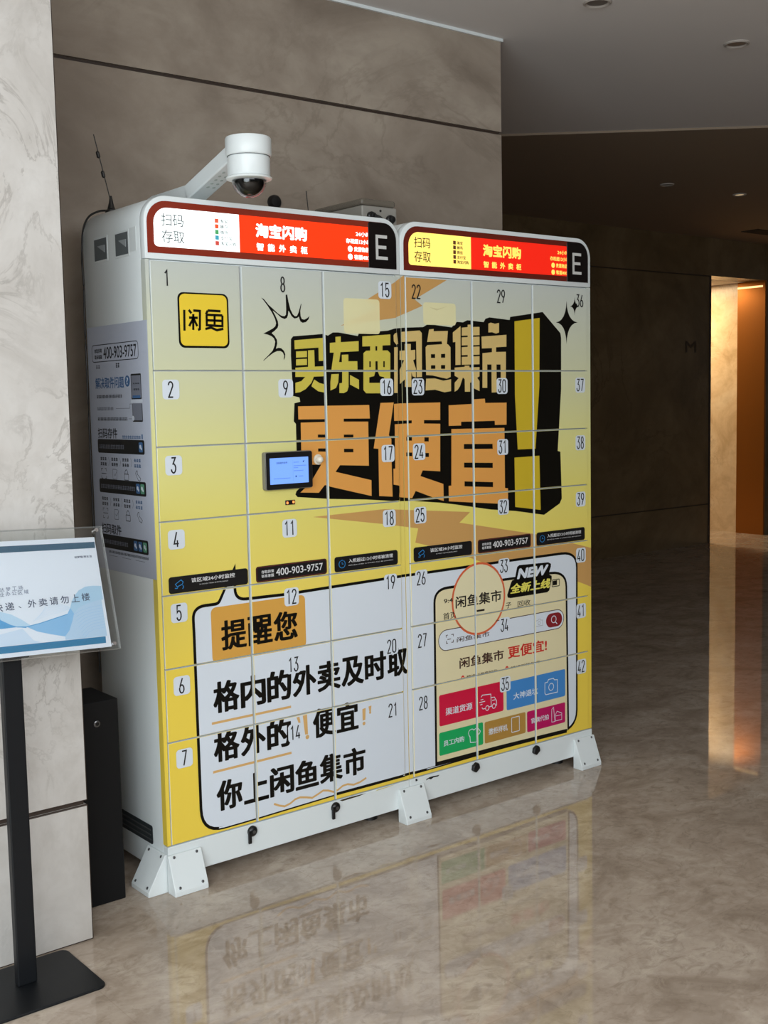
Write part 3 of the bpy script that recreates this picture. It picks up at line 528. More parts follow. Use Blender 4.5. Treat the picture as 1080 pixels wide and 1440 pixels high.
plate_black = mat('letter_plate_black', rgb(18, 13, 13), 0.22)
letter_grey = mat('letter_grey', rgb(200, 200, 196), 0.4)

def bracket_mesh(side=False):
    mb = MB(); W, P_, H = 0.112, 0.046, 0.115
    prof = [(0, 0.0), (P_, 0.0), (P_, 0.012), (0.006, H), (0, H)]   # (out, up)
    mb.prism([( -a, c_) for a, c_ in prof], 0, 0, W, white_paint)
    return mb, W, P_, H
def add_bracket(root, x0, y0, side):
    W, H = 0.112, 0.115
    P_ = 0.066 if side else 0.046
    prof = [(0, 0.0), (P_, 0.0), (P_, 0.014), (0.008, H), (0, H)]
    mb = MB(); sc = MB()
    def pos(w, out, up): return (x0 - out, y0 + w, up) if side else (x0 + w, y0 - out, up)
    n = len(prof); vs = [pos(0, a, c_) for a, c_ in prof] + [pos(W, a, c_) for a, c_ in prof]
    fs = [list(range(n)), list(range(2*n-1, n-1, -1))] + [(i, i+n, (i+1) % n+n, (i+1) % n) for i in range(n)]
    if side: fs = [f[::-1] for f in fs]
    mb.add(vs, fs, white_paint)
    br_ = mb.build('foot_bracket', root, bevel=0.002)
    nrm = Vector((-(H-0.014), 0, P_-0.008)).normalized() if side else Vector((0, -(H-0.014), P_-0.008)).normalized()
    for w in (0.018, W-0.018):
        for t in (0.10, 0.93):
            out = P_ + (0.008-P_)*t; up = 0.014 + (H-0.014)*t
            MB().lathe(Vector(pos(w, out, up)) - nrm*0.001, [(0.0045, 0), (0.0045, 0.0022), (0.003, 0.003)], screw_metal, 12, nrm).build('screw', br_)

def make_locker(u):
    ox = 0.0 if u == 0 else 0.941
    xl, xr = (-0.013, 0.9205) if u == 0 else (0.9225, 1.862)
    c0 = 4*u
    label = ('parcel locker on the left with doors 1 to 21 and a blue touch screen' if u == 0 else
             'parcel locker on the right with doors 22 to 42 and a dim yellow header')
    root = thing('parcel_locker', ((xl+xr)/2, 0.2, 0), label, 'locker', 'pair of numbered parcel lockers')
    TOP = 2.04; R = 0.072
    outline = [(xl, 0.045), (xr, 0.045)] + arc(xr-R, TOP-R, R, R, 0, 90, 10) + arc(xl+R, TOP-R, R, R, 90, 180, 10)
    mb = MB(); mb.prism_y(outline, 0.03, 0.41, white_paint)
    head = [(xl, 1.8600), (xr, 1.8600)] + arc(xr-R, TOP-R, R, R, 0, 90, 10) + arc(xl+R, TOP-R, R, R, 90, 180, 10)
    mb.prism_y(head, 0.002, 0.031, white_paint)
    dl, dr = XS[c0], XS[c0+3]
    mb.box(dl-0.001, 0.0100, 0.1385, dr+0.001, 0.0299, 1.859, recess_paint)
    body = mb.build('cabinet_body', root, bevel=0.003, smooth=True)
    for a, b_ in ((xl, dl-0.0015), (dr+0.0015, xr)):
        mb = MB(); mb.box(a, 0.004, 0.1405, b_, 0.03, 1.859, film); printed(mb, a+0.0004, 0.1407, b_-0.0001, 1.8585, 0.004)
        mb.build('side_frame', root)
    mb = MB(); mb.box(xl, 0.002, 0.045, xr, 0.03, 0.1375, white_paint); pl_ = mb.build('plinth', root, bevel=0.002)
    if u == 1:
        mb = MB(); Q = [(0.995, 0.119), (1.008, 0.1225), (1.018, 0.118), (1.030, 0.1225), (1.052, 0.1215), (1.058, 0.126), (1.044, 0.1265), (1.030, 0.1275), (1.012, 0.1275), (0.998, 0.124)]
        put_flat(mb, tri(Q), 0.0015, black_plastic); mb.build('scuff', pl_)
        mb = MB(); put_flat(mb, tri([(0.948, 0.126), (0.957, 0.127), (0.955, 0.1345), (0.947, 0.1345)]), 0.0015, black_plastic); mb.build('scuff', pl_)
    else:
        for m__, Q in ((mat('film_tear_dark', rgb(58, 46, 22), 0.5), [(0.63, 0.130), (0.70, 0.131), (0.73, 0.1345), (0.66, 0.1365), (0.62, 0.1355)]), (mat('film_tear_yellow', rgb(206, 196, 130), 0.4), [(0.77, 0.132), (0.83, 0.1335), (0.86, 0.1365), (0.78, 0.1360)])):
            mb = MB(); put_flat(mb, tri(Q), 0.0015, m__); mb.build('scuff', pl_)
    # doors
    for c_ in range(3):
        for r in range(7):
            x0, x1 = XS[c0+c_], XS[c0+c_+1]; z1, z0 = RZ[r], RZ[r+1]
            x0 += 0.0042 if c_ else 0.001; x1 -= 0.0042 if c_ < 2 else 0.001
            z1 -= 0.0020; z0 += 0.0020
            mb = MB(); bm_ = bmesh.new()
            d = MB().box(x0, 0.0, z0, x1, 0.022, z1, white_paint)
            vs = [bm_.verts.new(p) for p in d.v]; fs = [bm_.faces.new([vs[i] for i in f]) for f in d.f]
            bm_.normal_update()
            fe = [e for e in bm_.edges if all(abs(q.co.y) < 1e-6 for q in e.verts)]
            bmesh.ops.bevel(bm_, geom=fe, offset=0.0013, segments=2, affect='EDGES', profile=0.5)
            bm_.normal_update(); bm_.verts.index_update()
            for f in bm_.faces:
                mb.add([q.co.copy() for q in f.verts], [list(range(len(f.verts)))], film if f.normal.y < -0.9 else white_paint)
            bm_.free()
            printed(mb, x0+0.0012, z0+0.0012, x1-0.0012, z1-0.0012, 0.0)
            door = mb.build('door', root)
            num = u*21 + c_*7 + r + 1
            cx = XS[c0+c_] + ((0.0515, 0.151, 0.250), (0.0465, 0.1435, 0.2555))[u][c_]; cz = RZ[r] - (0.049 if r < 1 else 0.054)
            y = -0.0013
            if num != 10:
                s_ = MB()
                if num not in (1, 8, 22, 29, 36): put_flat(s_, [rrect(cx-0.0275, cz-0.0285, cx+0.0275, cz+0.0285, 0.011)], y, sticker_white)
                put_flat(s_, digits(str(num), cx, cz, 0.044, 0.0215), y-0.00025, ink_black)
                s_.build('number_sticker', door)
            if r == 3:                                        # black notices along row four
                s_ = MB(); kind = c_
                nx0 = XS[c0+c_] + (0.0205, 0.0215, 0.0185)[c_] - (0.006 if u else 0); nx1 = XS[c0+c_+1] - (0.0075, 0.012, 0.016)[c_] - (0.006 if u else 0)
                if u == 1: nx0, nx1 = ((0.955, 1.2255), (1.2548, 1.5240), (1.5540, 1.8205))[c_]
                nz0, nz1 = 0.8945, 0.9440
                put_flat(s_, [rrect(nx0, nz0, nx1, nz1, 0.009)], y, notice_black); w = nx1-nx0; y2 = y-0.00025
                if kind == 0:
                    put_flat(s_, text('该区域24小时监控', nx0+w*0.275, 0.9210, nx0+w*0.83, 0.9345, 0.02), y2, notice_white)
                    put_flat(s_, text('24 HOUR VIDEO SURVEILLANCE', nx0+w*0.375, 0.9115, nx0+w*0.74, 0.9145), y2, notice_white)
                    ix, iz = nx0+w*0.125, 0.920
                    q = lambda pts: [(ix+a*0.001, iz+b_*0.001) for a, b_ in pts]
                    put_flat(s_, ribbon(q([(-12, 2), (7, 13), (14, 6), (10, -1), (-7, -6)]), 0.0022, True), y2, notice_blue)
                    put_flat(s_, ribbon(q([(-3, -4), (-6, -11), (-14, -10)]), 0.0022), y2, notice_blue); put_flat(s_, ribbon(q([(12, -3), (15, -9), (11, -14)]), 0.0022), y2, notice_blue)
                elif kind == 1:
                    put_flat(s_, ribbon(rrect(nx0+0.003, nz0+0.003, nx1-0.003, nz1-0.003, 0.007), 0.0014, True), y2, notice_red)
                    put_flat(s_, text('存取异常', nx0+w*0.075, 0.9205, nx0+w*0.245, 0.9305, 0.02), y2, notice_white)
                    put_flat(s_, text('联系客服', nx0+w*0.075, 0.9075, nx0+w*0.245, 0.9175, 0.02), y2, notice_white)
                    put_flat(s_, text('400-903-9757', nx0+w*0.275, 0.9085, nx0+w*0.94, 0.9315, 0.012), y2, notice_white)
                else:
                    put_flat(s_, text('入柜超过12小时将被清理', nx0+w*0.215, 0.9205, nx0+w*0.92, 0.9335, 0.018), y2, notice_white)
                    put_flat(s_, text('PARCELS OVER 12 HOURS WILL BE CLEARED', nx0+w*0.215, 0.9105, nx0+w*0.92, 0.9135), y2, notice_white)
                    ix, iz = nx0+w*0.115, 0.919
                    put_flat(s_, ribbon(arc(ix, iz, 0.0125, 0.0125, 60, -240, 20), 0.0022), y2, notice_blue); put_flat(s_, ribbon([(ix, iz+0.007), (ix, iz), (ix+0.006, iz)], 0.002), y2, notice_blue)
                    put_flat(s_, ribbon(arc(ix, iz, 0.0125, 0.0125, 110, 75, 4), 0.0022), y2, notice_blue)
                n_ = s_.build('notice_sticker', door); n_['label'] = ('black notice with blue camera symbol', 'black notice with white phone number', 'black notice with blue clock symbol')[kind]
    # lit header
    Lm = LIT[u]; y = 0.0005
    X = lambda v_: v_ + ox
    bl, brr, bz0, bz1 = X(-0.0045), X(0.9035), 1.8765, 2.0245
    mb = MB(); hd = [(bl, bz0), (brr, bz0)] + arc(brr-0.062, bz1-0.062, 0.062, 0.062, 0, 90, 8) + arc(bl+0.062, bz1-0.062, 0.062, 0.062, 90, 180, 8)
    mb.prism_y(hd, y, 0.0035, sign_border if u == 0 else sign_border_dim)
    sign = mb.build('sign_panel', root)
    px0, px1, rz0, rz1 = X(0.0165), X(0.7875), 1.8955, 2.0055
    mb = MB(); wp = [(px0+0.012, rz0), (X(0.300), rz0), (X(0.300), rz1)] + arc(px0+0.045, rz1-0.045, 0.045, 0.045, 90, 180, 8) + arc(px0+0.012, rz0+0.012, 0.012, 0.012, 180, 270, 5)
    put_flat(mb, [wp], y-0.0003, Lm['panel']); lp = mb.build('lit_panel', sign); lp['label'] = 'white lit end of the header sign' if u == 0 else 'yellow lit end of the header sign'
    mb = MB(); put_flat(mb, [[(X(0.300), rz0), (px1, rz0), (px1, rz1), (X(0.300), rz1)]], y-0.0003, Lm['red']); rp = mb.build('lit_panel', sign); rp['label'] = 'bright red lit middle of the header sign' if u == 0 else 'darker red lit middle of the header sign'
    mb = MB(); y2 = y-0.0007
    put_flat(mb, text('扫码', X(0.041), 1.9545, X(0.1125), 1.9895, 0.004), y2, Lm['grey']); put_flat(mb, text('存取', X(0.041), 1.9075, X(0.1140), 1.9435, 0.004), y2, Lm['grey'])
    for i, s_ in enumerate(('淘宝', '蜂鸟', '微信', '支付宝', '淘宝闪购')):
        z = 1.9815 - i*0.0162; put_flat(mb, [rrect(X(0.2165), z-0.006, X(0.2290), z+0.0065, 0.0012)], y2, chip[i] if u == 0 else chip_d)
        put_flat(mb, text(s_, X(0.234), z-0.0055, X(0.234)+0.0135*len(s_), z+0.006, 0.02), y2, Lm['grey'])
    put_flat(mb, text('淘宝闪购', X(0.3570), 1.9435, X(0.5460), 1.9860, 0.045), y2, Lm['txt'])
    for i, s_ in enumerate('智能外卖柜'): put_flat(mb, text(s_, X(0.3590)+i*0.0405, 1.9045, X(0.3590)+i*0.0405+0.0255, 1.9275, 0.04), y2, Lm['txt'])
    for s_, a, z in (('24小时', 0.737, 1.9730), ('存柜超12小时', 0.6975, 1.9490), ('贵重物品', 0.729, 1.9245), ('客服400-9', 0.729, 1.8995)):
        put_flat(mb, [clip(p, 0, 0, px1-0.001, 9) for p in text(s_, X(a), z, X(a)+(0.060 if len(s_) < 6 else 0.100 if '存' in s_ else 0.075), z+0.0155, 0.03)], y2, Lm['txt'])
    for z in (1.932, 1.907): put_flat(mb, [circle(X(0.7135), z, 0.0095, 20)], y2, Lm['txt'])
    mb.build('lettering', sign)
    mb = MB(); pl = [(px1, bz0), (brr, bz0)] + arc(brr-0.050, 2.0235-0.055, 0.050, 0.055, 0, 90, 8) + [(px1+0.006, 2.0235), (px1, 2.018)]
    mb.prism_y(pl, -0.0015, 0.001, plate_black); lt = mb.build('letter_plate', sign, bevel=0.0004, seg=1)
    mb = MB(); e0, e1, f0, f1, t = X(0.8165), X(0.8665), 1.9045, 1.9840, 0.0105
    for a in ([(e0, f0), (e0+t, f0), (e0+t, f1), (e0, f1)], [(e0+t, f0), (e1, f0), (e1, f0+t), (e0+t, f0+t)], [(e0+t, f1-t), (e1-0.002, f1-t), (e1-0.002, f1), (e0+t, f1)], [(e0+t, 1.9395), (e1-0.006, 1.9395), (e1-0.006, 1.9395+t), (e0+t, 1.9395+t)]):
        put_flat(mb, [a], -0.0022, letter_grey)
    mb.build('letter', lt)
    # locks on the plinth
    for lx in ((0.2795, 0.6015) if u == 0 else (1.2280, 1.5405)):
        if u == 0:
            lk = MB().lathe((lx, 0.003, 0.1165), [(0.017, 0), (0.017, 0.006), (0.013, 0.011), (0.006, 0.013)], black_plastic, 20, (0, -1, 0)).build('lock', root, smooth=True)
            mb = MB(); mb.lathe((lx, -0.0101, 0.1165), [(0.0055, 0), (0.0055, 0.002)], screw_metal, 12, (0, -1, 0))
            mb.build('keyhole', lk)
            mb = MB(); mb.box(lx-0.017, -0.011, 0.1130, lx-0.004, -0.003, 0.1215, black_plastic); mb.box(lx-0.019, -0.011, 0.0810, lx-0.0085, -0.003, 0.1215, black_plastic)
            mb.build('lock_cover', lk, bevel=0.002)
        else:
            mb = MB(); mb.prism_y([(lx-0.002, 0.099), (lx+0.017, 0.113), (lx+0.013, 0.130), (lx+0.002, 0.1365), (lx-0.015, 0.127), (lx-0.018, 0.109)], -0.012, 0.003, black_plastic)
            mb.build('lock', root, bevel=0.004, seg=3, smooth=True)
    # feet under the cabinet
    for fx in (xl+0.10, xr-0.10):
        for fy in (0.10, 0.35):
            MB().lathe((fx, fy, 0.0), [(0.026, 0), (0.026, 0.012), (0.012, 0.02), (0.010, 0.05)], black_plastic, 16).build('levelling_foot', root, smooth=True)
    if u == 0:
        add_bracket(root, -0.018, 0.0015, False); add_bracket(root, -0.0135, 0.006, True)
        # touch screen
        mb = MB(); mb.prism_y(rrect(0.3548, 1.1775, 0.5306, 1.2946, 0.007), -0.0165, 0.0, mat('screen_rim', rgb(120, 118, 110), 0.4)); mb.prism_y(rrect(0.3560, 1.1785, 0.5300, 1.2935, 0.006), -0.020, -0.0165, black_plastic)
        ts = mb.build('touch_screen', root, bevel=0.0008, seg=1)
        scr = mat('screen_glow', rgb(60, 90, 160), 0.2, emit=rgb(128, 172, 255), es=0.95); dk = mat('screen_ink', rgb(30, 50, 90), 0.3, emit=rgb(50, 80, 150), es=0.5); md = mat('screen_ink_pale', rgb(60, 90, 150), 0.3, emit=rgb(92, 132, 215), es=0.7)
        mb = MB(); put_flat(mb, [[(0.3705, 1.1950), (0.5143, 1.1950), (0.5143, 1.2758), (0.3705, 1.2758)]], -0.0203, scr)
        put_flat(mb, text('扫码取件存件', 0.3945, 1.2570, 0.4355, 1.2635, 0.02), -0.0206, dk)
        for a, b_, z in ((0.459, 0.479, 1.2590), (0.459, 0.507, 1.2480), (0.459, 0.478, 1.2420), (0.459, 0.496, 1.2325), (0.477, 0.495, 1.2150), (0.384, 0.446, 1.2110)):
            n = int((b_-a)/0.0028)
            for i in range(n): put_flat(mb, [rrect(a+i*0.0028, z, a+i*0.0028+0.0021, z+0.0024, 0)], -0.0206, md)
        put_flat(mb, [[(0.4555, 1.203), (0.4560, 1.203), (0.4560, 1.268), (0.4555, 1.268)]], -0.0206, md)
        put_flat(mb, [circle(0.4665, 1.2163, 0.0028, 12)], -0.0206, dk); put_flat(mb, [[(0.492, 1.262), (0.499, 1.266), (0.4965, 1.2585)]], -0.0206, dk)
        mb.build('display', ts)
        mb = MB(); mb.box(0.436, -0.004, 1.1270, 0.4715, 0.0, 1.1415, black_plastic); cr = mb.build('code_reader', root, bevel=0.001, seg=1)
        red = mat('reader_light', rgb(255, 120, 60), 0.3, emit=(1.0, 0.25, 0.06, 1), es=1.6)
        mb = MB(); put_flat(mb, [circle(0.4425, 1.1335, 0.0042, 14), circle(0.4650, 1.1350, 0.0042, 14)], -0.0043, red); mb.build('indicator_light', cr)
        mb = MB(); mb.lathe((0.5650, 0.0, 1.2635), [(0.0165, 0), (0.0165, 0.003), (0.012, 0.004), (0.011, 0.014), (0.0085, 0.020), (0.003, 0.023)], mat('camera_eye_white', rgb(228, 222, 206), 0.3), 24, (0, -1, 0))
        mb.build('camera_eye', root, smooth=True)
        # left flank: hand recesses, vent, notice poster
        sx = -0.0133
        for y0, y1 in ((0.1013, 0.1812), (0.2415, 0.3240)):
            mb = MB(); mb.box(sx-0.001, y0-0.006, 1.877, sx+0.0005, y1+0.006, 1.953, white_paint); hr = mb.build('hand_recess', root, bevel=0.0008, seg=1)
            mb = MB(); mb.box(sx-0.0018, y0, 1.8835, sx-0.0008, y1, 1.9465, mat('recess_grey', rgb(92, 98, 100), 0.6)); mb.build('opening', hr)
            mb = MB(); mb.prism([(y0+0.012, 1.926), (y1-0.022, 1.926), (y0+0.012, 1.904)], 0, sx-0.0032, sx-0.0017, mat('recess_light', rgb(150, 156, 158), 0.5)); mb.build('flap', hr)
        mb = MB(); mb.box(sx-0.0008, 0.052, 1.887, sx, 0.094, 1.955, white_paint); mb.build('service_plate', root)
        mb = MB()
        mb.prism(rrect(0.094, 0.121, 0.36, 0.1785, 0.008), 0, sx-0.0015, sx, mat('vent_dark', rgb(40, 46, 48), 0.6))
        vs_ = mb.build('vent_slot', root)
        for z in (0.132, 0.147, 0.162): MB().box(sx-0.003, 0.105, z, sx-0.001, 0.345, z+0.004, grey_paint).build('louvre', vs_)
        build_poster(root, sx)
    else:
        add_bracket(root, 0.868, 0.0015, False); add_bracket(root, 1.752, 0.0015, False)
    return root

def build_poster(root, sx):
    pw, ink_p, blue, bar, faint = (mat('poster_paper', rgb(186, 192, 206), 0.45), mat('poster_ink', rgb(36, 38, 44), 0.5), mat('poster_blue', rgb(64, 104, 150), 0.5), mat('poster_bar', rgb(26, 28, 28), 0.45), mat('poster_grey', rgb(120, 124, 136), 0.5))
    pale = mat('poster_pale', rgb(206, 212, 222), 0.5); green = mat('poster_green', rgb(90, 150, 120), 0.5)
    Y1 = 0.404                                              # sheet coordinates: u runs from the back edge to the front edge
    mb = MB()
    def put(polys, lv, m_):
        N_ = max(1, len(polys))
        for i_, p in enumerate(polys):
            if p is None: continue
            a = sum(p[i][0]*p[(i+1) % len(p)][1] - p[(i+1) % len(p)][0]*p[i][1] for i in range(len(p)))
            if abs(a) < 1e-10: continue
            if a < 0: p = p[::-1]
            mb.add([(sx - 0.0006 - lv*0.0002 - 9e-5*i_/N_, Y1-q[0], q[1]) for q in p], [list(range(len(p)))], m_)
    mb.box(sx-0.0006, 0.006, 0.940, sx, Y1, 1.688, pw)
    def greek(u0, u1, z0, z1, m_, w=0.011):
        n = max(1, int((u1-u0)/w))
        for i in range(n):
            a = u0 + (u1-u0)*i/n; b_ = a + (u1-u0)/n*0.82
            for q in range(3):
                t = z0 + (z1-z0)*q/3; put([rrect(a + random.uniform(0, 0.002), t, b_, t + (z1-z0)*0.2, 0)], 2, m_)
            put([rrect(a+(b_-a)*0.4, z0, a+(b_-a)*0.6, z1, 0)], 2, m_)
    put(ribbon(rrect(0.030, 1.581, 0.339, 1.632, 0.012), 0.0022, True), 1, ink_p)
    put(text('400-903-9757', 0.111, 1.588, 0.328, 1.624, 0.012), 2, ink_p)
    put(text('存取异常', 0.048, 1.6075, 0.100, 1.6205, 0.03), 2, ink_p); put(text('联系客服', 0.048, 1.589, 0.100, 1.602, 0.03), 2, ink_p)
    greek(0.055, 0.085, 1.560, 1.572, faint); greek(0.190, 0.217, 1.560, 1.574, ink_p)
    put(text('解决取件问题', 0.046, 1.499, 0.240, 1.533, 0.024), 2, blue)
    put([circle(0.2625, 1.518, 0.0165, 24)], 1, blue); put(text('?', 0.257, 1.508, 0.268, 1.529, 0.02), 2, pale)
    for u1, z in ((0.225, 1.4700), (0.165, 1.4330), (0.255, 1.4020)): greek(0.052, u1, z, z+0.010, ink_p if z != 1.4330 else faint, 0.010)
    put(ribbon([(0.180, 1.438), (0.272, 1.438), (0.272, 1.4505), (0.292, 1.4505)], 0.0014), 1, faint); put(ribbon([(0.262, 1.407), (0.300, 1.407)], 0.0014), 1, faint)
    put([rrect(0.285, 1.464, 0.350, 1.538, 0.004)], 1, bar); put([rrect(0.288, 1.468, 0.347, 1.533, 0.002)], 2, faint); put([rrect(0.294, 1.467, 0.342, 1.475, 0)], 3, blue); greek(0.300, 0.338, 1.490, 1.496, ink_p); greek(0.297, 0.340, 1.508, 1.512, ink_p)
    put([rrect(0.288, 1.398, 0.352, 1.452, 0.004)], 1, bar); put([rrect(0.291, 1.4025, 0.349, 1.452, 0.002)], 2, faint); put([rrect(0.281, 1.4535, 0.356, 1.4625, 0.002)], 3, pale); put([circle(0.292, 1.4085, 0.0075, 16)], 3, pale)
    def block(z, title, sub, tw, icons):
        if title: put(text(title, 0.049, z+0.045, 0.183, z+0.0765, 0.024), 2, ink_p)
        if sub: greek(0.215, 0.335, z+0.046, z+0.0555, blue); put([rrect(0.340, z+0.045, 0.347, z+0.060, 0.003)], 2, blue)
        put([rrect(0.044, z, 0.355, z+0.0425, 0.007)], 1, bar); greek(0.055, tw, z+0.014, z+0.027, faint)
        for i, (a, m_) in enumerate(icons): put([rrect(a, z+0.007, a+0.024, z+0.036, 0.004)], 2, m_); put([circle(a+0.010, z+0.023, 0.006, 12), circle(a+0.016, z+0.017, 0.004, 12)], 3, pale)
        return z
    def steps(z):
        for i, a in enumerate((0.058, 0.135, 0.208, 0.285)):
            greek(a, a+0.045, z-0.020, z-0.010, blue if i == 3 else ink_p, 0.012); greek(a, a+0.045, z-0.036, z-0.026, blue if i == 3 else ink_p, 0.012)
            if i < 3: put(ribbon([(a+0.056, z-0.010), (a+0.062, z-0.023), (a+0.056, z-0.036)], 0.0014), 1, faint)
        Z = z-0.076
        for p in ([(0.062, Z+0.022), (0.062, Z+0.030), (0.072, Z+0.030)], [(0.086, Z+0.030), (0.096, Z+0.030), (0.096, Z+0.022)], [(0.062, Z+0.008), (0.062, Z), (0.072, Z)], [(0.086, Z), (0.096, Z), (0.096, Z+0.008)], [(0.062, Z+0.015), (0.096, Z+0.015)]): put(ribbon(p, 0.0018), 1, ink_p)
        put(ribbon(rrect(0.140, Z, 0.168, Z+0.030, 0.004), 0.0018, True), 1, faint); put(ribbon([(0.148, Z+0.016), (0.155, Z+0.010), (0.172, Z+0.028)], 0.0018), 1, faint)
        put(ribbon(rrect(0.218, Z, 0.246, Z+0.018, 0.002), 0.002, True), 1, ink_p); put(ribbon(arc(0.232, Z+0.018, 0.010, 0.013, 180, 0), 0.002), 1, ink_p)
        put(ribbon([(0.298, Z+0.030), (0.292, Z+0.022), (0.306, Z+0.004), (0.318, Z), (0.324, Z+0.008), (0.316, Z+0.013), (0.304, Z+0.020), (0.304, Z+0.030)], 0.0018, True), 1, ink_p)
    block(1.3025, '扫码存件', True, 0.225, ((0.320, blue),)); steps(1.300)
    block(1.1800, None, False, 0.285, ((0.292, blue), (0.320, green))); steps(1.177)
    block(1.0080, '扫码取件', False, 0.225, ((0.262, blue), (0.292, blue), (0.322, green)))
    greek(0.090, 0.355, 0.994, 1.002, ink_p, 0.009)
    for i in range(3): put([rrect(0.09+0.09*i, 0.985, 0.15+0.09*i, 0.9865, 0)], 1, faint)
    p = mb.build('notice_poster', root); p['label'] = 'pale blue instruction poster on the side of the cabinet'

make_locker(0); make_locker(1)

# ------------------------------------------------------------------ things on top of the lockers
TOP = 2.04
root = thing('security_camera', (0.245, 0.17, TOP), 'white dome security camera on an angled arm above the left locker', 'security camera')
mb = MB(); mb.prism([(0.172, TOP), (0.41, TOP), (0.41, TOP+0.064), (0.38, TOP+0.068), (0.166, TOP+0.069), (0.152, TOP+0.030)], 0, 0.214, 0.276, white_paint)
mb.build('mount_base', root, bevel=0.003)
a0 = Vector((0.245, 0.166, 2.0845)); a1 = Vector((0.245, -0.125, 2.170)); d = (a1-a0).normalized(); up = Vector((1, 0, 0)).cross(d).normalized(); hw, hh = 0.031, 0.0235
vs = [p + Vector((sx_, 0, 0)) + up*sz_ for p in (a0, a1) for sx_, sz_ in ((-hw, -hh), (hw, -hh), (hw, hh), (-hw, hh))]
mb = MB(); mb.add(vs, [(3, 2, 1, 0), (4, 5, 6, 7), (0, 1, 5, 4), (1, 2, 6, 5), (2, 3, 7, 6), (3, 0, 4, 7)], white_paint); arm = mb.build('arm', root, bevel=0.004)
mb = MB(); n_ = -up if up.z > 0 else up
for i in range(5):
    for s_ in (-1, 1):
        c_ = a0 + d*(0.10+0.024*i) + n_*(hh+0.0006) + Vector((s_*0.010, 0, 0)); mb.lathe(c_, [(0.005, 0), (0.005, 0.0006)], mat('camera_symbol_grey', rgb(176, 186, 182), 0.5) if not (i or s_ > 0) else MATS['camera_symbol_grey'], 12, n_)
mb.build('printed_symbol', arm)
cx, cy = 0.245, -0.150
MB().lathe((cx, cy, 2.086), [(0.058, 0), (0.0605, 0.004), (0.0605, 0.052), (0.0580, 0.0535), (0.0600, 0.055), (0.0640, 0.057), (0.0655, 0.060), (0.0655, 0.104), (0.063, 0.108), (0.02, 0.1085)], white_paint, 48).build('housing', root, smooth=True)
MB().lathe((cx, cy, 2.1405), [(0.0600, 0), (0.0613, 0.0004), (0.0613, 0.0018), (0.0600, 0.0022)], dark_metal, 48).build('seam', root, smooth=True)
MB().lathe((cx, cy, 2.0755), [(0.050, 0), (0.064, 0.003), (0.066, 0.007), (0.060, 0.011), (0.058, 0.012)], white_paint, 48).build('dome_ring', root, smooth=True)
dome_m = mat('dome_dark_glass', rgb(16, 16, 16), 0.06)
mb = MB(); mb.lathe((cx, cy, 2.077), [(0.004, -0.0425)] + [(0.0425*math.sin(math.radians(t)), -0.0425*math.cos(math.radians(t))) for t in range(12, 91, 6)], dome_m, 40); mb.build('dome', root, smooth=True)
mb = MB(); mb.lathe((cx, cy, 2.077), [(0.0492*math.sin(math.radians(t)), -0.0492*math.cos(math.radians(t))) for t in range(8, 90, 6)], ac, 40, capped=False); mb.build('dome_cover', root, smooth=True)

def antenna(base, tip, label, cable):
    root = thing('antenna', base, label, 'antenna')
    b_ = Vector(base); t_ = Vector(tip); dd = (t_-b_)
    MB().lathe(b_, [(0.018, 0), (0.018, 0.006), (0.012, 0.010), (0.007, 0.028), (0.0035, 0.050)], dark_metal, 20, (0, 0, 1)).build('magnetic_base', root, smooth=True)
    MB().tube([b_ + Vector((0, 0, 0.03)) + dd*k*0.97/6 for k in range(7)], 0.0016, dark_metal, 8).build('whip', root)
    for k in (0.40, 0.68):
        if dd.length > 0.12: MB().lathe(b_ + Vector((0, 0, 0.02)) + dd*k, [(0.002, 0), (0.0055, 0.003), (0.0055, 0.018), (0.002, 0.022)], dark_metal, 12, dd).build('coil', root)
    return root
def smooth_path(pts, n=6):
    pts = [Vector(p) for p in pts]; out = []
    for i in range(len(pts)-1):
        p0, p1, p2, p3 = pts[max(i-1, 0)], pts[i], pts[i+1], pts[min(i+2, len(pts)-1)]
        for k in range(n):
            t = k/n; out.append(0.5*((2*p1) + (p2-p0)*t + (2*p0-5*p1+4*p2-p3)*t*t + (3*p1-p0-3*p2+p3)*t**3))
    return out + [pts[-1]]
antenna((0.060, 0.352, TOP), (0.010, 0.352, TOP+0.205), 'tall thin black antenna standing at the left end of the lockers', None)
tag(MB().tube(smooth_path([(0.055, 0.36, 2.046), (0.035, 0.385, 2.046), (0.006, 0.400, 2.028), (-0.012, 0.405, 1.985), (-0.0175, 0.409, 1.90), (-0.0175, 0.404, 1.82), (-0.0175, 0.409, 1.70), (-0.0175, 0.409, 1.40), (-0.0175, 0.409, 0.60)]), 0.0032, mat('black_cable', rgb(26, 24, 22), 0.5), 8).build('antenna_cable', org=(-0.0175, 0.409, 0.6)), 'thin black cable running from the tall antenna down the locker back edge', 'cable')
antenna((0.800, 0.345, TOP), (0.790, 0.345, TOP+0.105), 'short black antenna beside the grey equipment box on the lockers', None)
